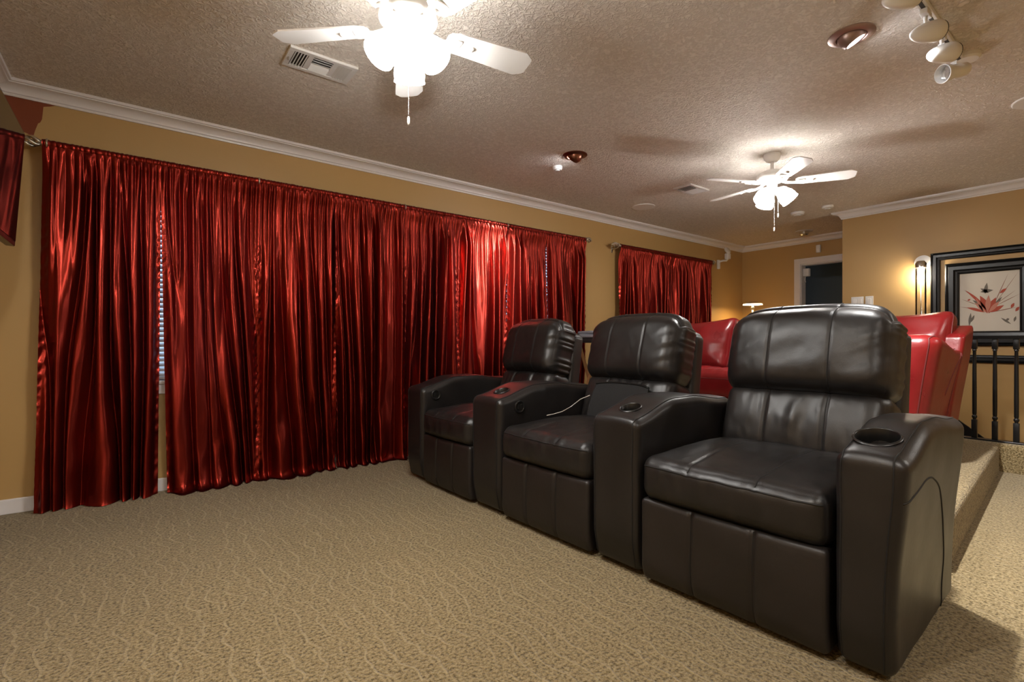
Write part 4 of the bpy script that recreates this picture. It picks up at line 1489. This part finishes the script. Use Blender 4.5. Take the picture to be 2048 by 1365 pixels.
# corner floor lamp with a shallow downward shade
t = thing('floor_lamp', 'floor lamp with a shallow glowing shade in the far corner', 'lamp', (6.86, 3.42, RZ))
LH = 1.452 - RZ
MB().lathe([(0.0, 0), (0.13, 0), (0.13, 0.015), (0.03, 0.03), (0.0, 0.03)], 28).build('base', M['silver'], t, auto=AUTO)
MB().tube([(0, 0, 0.02), (0, 0, LH - 0.005)], 0.011, 10).build('pole', M['silver'], t, True)
MB().lathe([(0.0, LH - 0.06), (0.022, LH - 0.055), (0.028, LH - 0.03), (0.0, LH - 0.025)], 20).build('knuckle', M['silver'], t, auto=AUTO)
MB().shell([(0.012, LH + 0.050), (0.06, LH + 0.045), (0.105, LH + 0.028), (0.132, LH)], 32).build('shade', M['silver'], t, True)
MB().lathe([(0.012, LH - 0.004), (0.126, LH + 0.004), (0.120, LH + 0.014), (0.012, LH + 0.012)], 32).build('diffuser', M['lamp_glow'], t, auto=AUTO)

# ================================================================== picture and wall moulding
def mitred(t, name, y0, y1, z0, z1, w, d, mat, steps):
    """rectangular frame on the stair wall built of stepped mitred rails; returns one mesh per side"""
    prof = steps       # list of (inward 0..1, proud 0..1)
    cx = XW1
    cs = [((y1, z0), (y1, z1)), ((y1, z1), (y0, z1)), ((y0, z1), (y0, z0)), ((y0, z0), (y1, z0))]
    for (a, b) in cs:
        v, f = [], []
        for (py, pz) in (a, b):
            sy = 1 if py == y0 else -1
            sz = 1 if pz == z0 else -1
            for (i, h) in prof:
                v.append((-h * d, py + sy * i * w - t.location.y, pz + sz * i * w - t.location.z))
        n = len(prof)
        f = [(k, k + 1, n + k + 1, n + k) for k in range(n - 1)] + [(n - 1, 0, n, 2 * n - 1)]
        f += [tuple(range(n))[::-1], tuple(range(n, 2 * n))]
        g = MB().add(v, f)
        g.build(name, mat, t)
steps = [(0, 0), (0, 0.65), (0.10, 0.8), (0.18, 0.62), (0.30, 1.0), (0.60, 1.0), (0.72, 0.6), (0.86, 0.55), (0.90, 0.72), (1.0, 0.6), (1.0, 0)]
t = thing('wall_moulding', 'large black rectangular wall moulding around the framed picture', 'moulding', (XW1, 0.93, 0.748))
mitred(t, 'rail', 0.515, 1.343, 0.748, 1.809, 0.072, 0.030, M['lacquer'], steps)
t = thing('framed_picture', 'black framed red flower print above the stair railing', 'picture', (XW1, 0.93, 0.905))
mitred(t, 'frame_rail', 0.622, 1.234, 0.905, 1.690, 0.105, 0.038, M['lacquer'], steps)
pb = MB().box(-0.012, -0.002, 0.727 - 0.93, 1.130 - 0.93, 0.105, 0.680).build('canvas', M['canvas'], t)
def motif(polys, mat, dx):
    g = MB()
    # picture plane coordinates: u right (toward -Y), v up, in 0..1
    for poly in polys:
        v = [(-0.0125 - dx, (1.130 - 0.93) - p[0] * 0.403, 0.150 + p[1] * 0.530) for p in poly]
        g.add(v, [tuple(range(len(v)))])
    o = tag(mesh_obj('print_motif', g.v, g.f, mat, pb, False), kind='stuff')
def leaf(x, y, ang, ln, wd, bend=0.0):
    pts = []
    n = 7
    for side in (1, -1):
        rng = range(n + 1) if side == 1 else range(n - 1, 0, -1)
        for i in rng:
            u = i / n
            w = wd * math.sin(PI * min(1, u * 1.02)) * 0.5
            a = ang + bend * u
            px = x + math.cos(a) * ln * u - math.sin(a) * w * side
            py = y + math.sin(a) * ln * u + math.cos(a) * w * side
            pts.append((px, py))
    return pts
reds = [leaf(0.50, 0.30, 2.2, 0.58, 0.05, 0.15), leaf(0.48, 0.28, 1.75, 0.34, 0.12, 0.2), leaf(0.50, 0.28, 1.25, 0.30, 0.11, -0.1), leaf(0.44, 0.30, 2.75, 0.34, 0.05, 0.1),
        leaf(0.52, 0.30, 0.45, 0.26, 0.07), leaf(0.86, 0.36, 1.0, 0.10, 0.05), leaf(0.68, 0.62, 0.6, 0.14, 0.05), leaf(0.93, 0.30, 0.9, 0.10, 0.05), leaf(0.14, 0.52, 0.4, 0.06, 0.03)]
rose = [leaf(0.48, 0.30, 1.5, 0.30, 0.09), leaf(0.46, 0.30, 2.4, 0.26, 0.06), leaf(0.5, 0.30, 0.8, 0.26, 0.07), leaf(0.42, 0.3, 2.05, 0.30, 0.04)]
grey = [leaf(0.36, 0.66, 0.1, 0.22, 0.06), leaf(0.44, 0.62, 1.4, 0.20, 0.06), leaf(0.50, 0.64, 2.6, 0.16, 0.05), leaf(0.40, 0.42, 2.6, 0.20, 0.05), leaf(0.56, 0.36, 0.9, 0.26, 0.05),
        leaf(0.20, 0.30, -1.7, 0.24, 0.05), leaf(0.26, 0.26, -2.0, 0.14, 0.04), leaf(0.70, 0.20, -0.6, 0.20, 0.035), leaf(0.78, 0.16, 0.3, 0.06, 0.04), leaf(0.94, 0.22, -1.9, 0.10, 0.04)]
stems = [leaf(0.55, 0.35, 1.15, 0.66, 0.012), leaf(0.56, 0.38, 0.95, 0.74, 0.008), leaf(0.6, 0.4, 0.45, 0.44, 0.010), leaf(0.6, 0.42, 0.62, 0.42, 0.008), leaf(0.4, 0.4, 2.75, 0.40, 0.010), leaf(0.36, 0.5, 2.5, 0.36, 0.008), leaf(0.4, 0.34, 2.95, 0.42, 0.010), leaf(0.55, 0.3, 0.18, 0.42, 0.012)]
motif(stems, M['leaf_brown'], 0.0002)
motif(grey, M['leaf_grey'], 0.0004)
motif(reds, M['petal_red'], 0.0006)
motif(rose, M['petal_rose'], 0.0008)

# ================================================================== stair railing
def railing():
    X = 5.10
    t = thing('stair_railing', 'glossy black stair railing with turned balusters', 'railing', (X, 0.0, RZ))
    y0, y1 = -1.4, 1.36
    MB().box(-0.035, 0.035, y0, y1, 0.0, 0.012, 0.003).build('shoe_rail', M['lacquer'], t)
    g = MB()
    prof = [(-0.030, 0.765), (-0.034, 0.790), (-0.030, 0.812), (-0.016, 0.825), (0.016, 0.825), (0.030, 0.812), (0.034, 0.790), (0.030, 0.765)]
    n = len(prof)
    v = [(x, y, z) for y in (y0, y1) for x, z in prof]
    g.add(v, [tuple(range(n)), tuple(range(2 * n - 1, n - 1, -1))] + [(i, n + i, n + (i + 1) % n, (i + 1) % n) for i in range(n)])
    g.build('handrail', M['lacquer'], t)
    b = MB()
    b.box(-0.016, 0.016, -0.016, 0.016, 0.010, 0.150, 0.002)
    b.box(-0.016, 0.016, -0.016, 0.016, 0.690, 0.770, 0.002)
    b.lathe([(0.011, 0.150), (0.010, 0.158), (0.016, 0.168), (0.016, 0.178), (0.010, 0.186), (0.013, 0.194), (0.0135, 0.32), (0.012, 0.60), (0.010, 0.672), (0.014, 0.680), (0.011, 0.690)], 12)
    first = None
    k = 0
    y = 0.613 + 0.113 * 6
    while y > y0 + 0.05:
        if first is None:
            first = b.build('baluster', M['lacquer'], t, False, (0, y, 0), auto=AUTO)
        else:
            share('baluster', first.data, t, (0, y, 0))
        y -= 0.113
    MB().box(-0.045, 0.045, y1 - 0.045, y1 + 0.045, 0.0, 0.90, 0.005).build('newel_post', M['lacquer'], t)
railing()
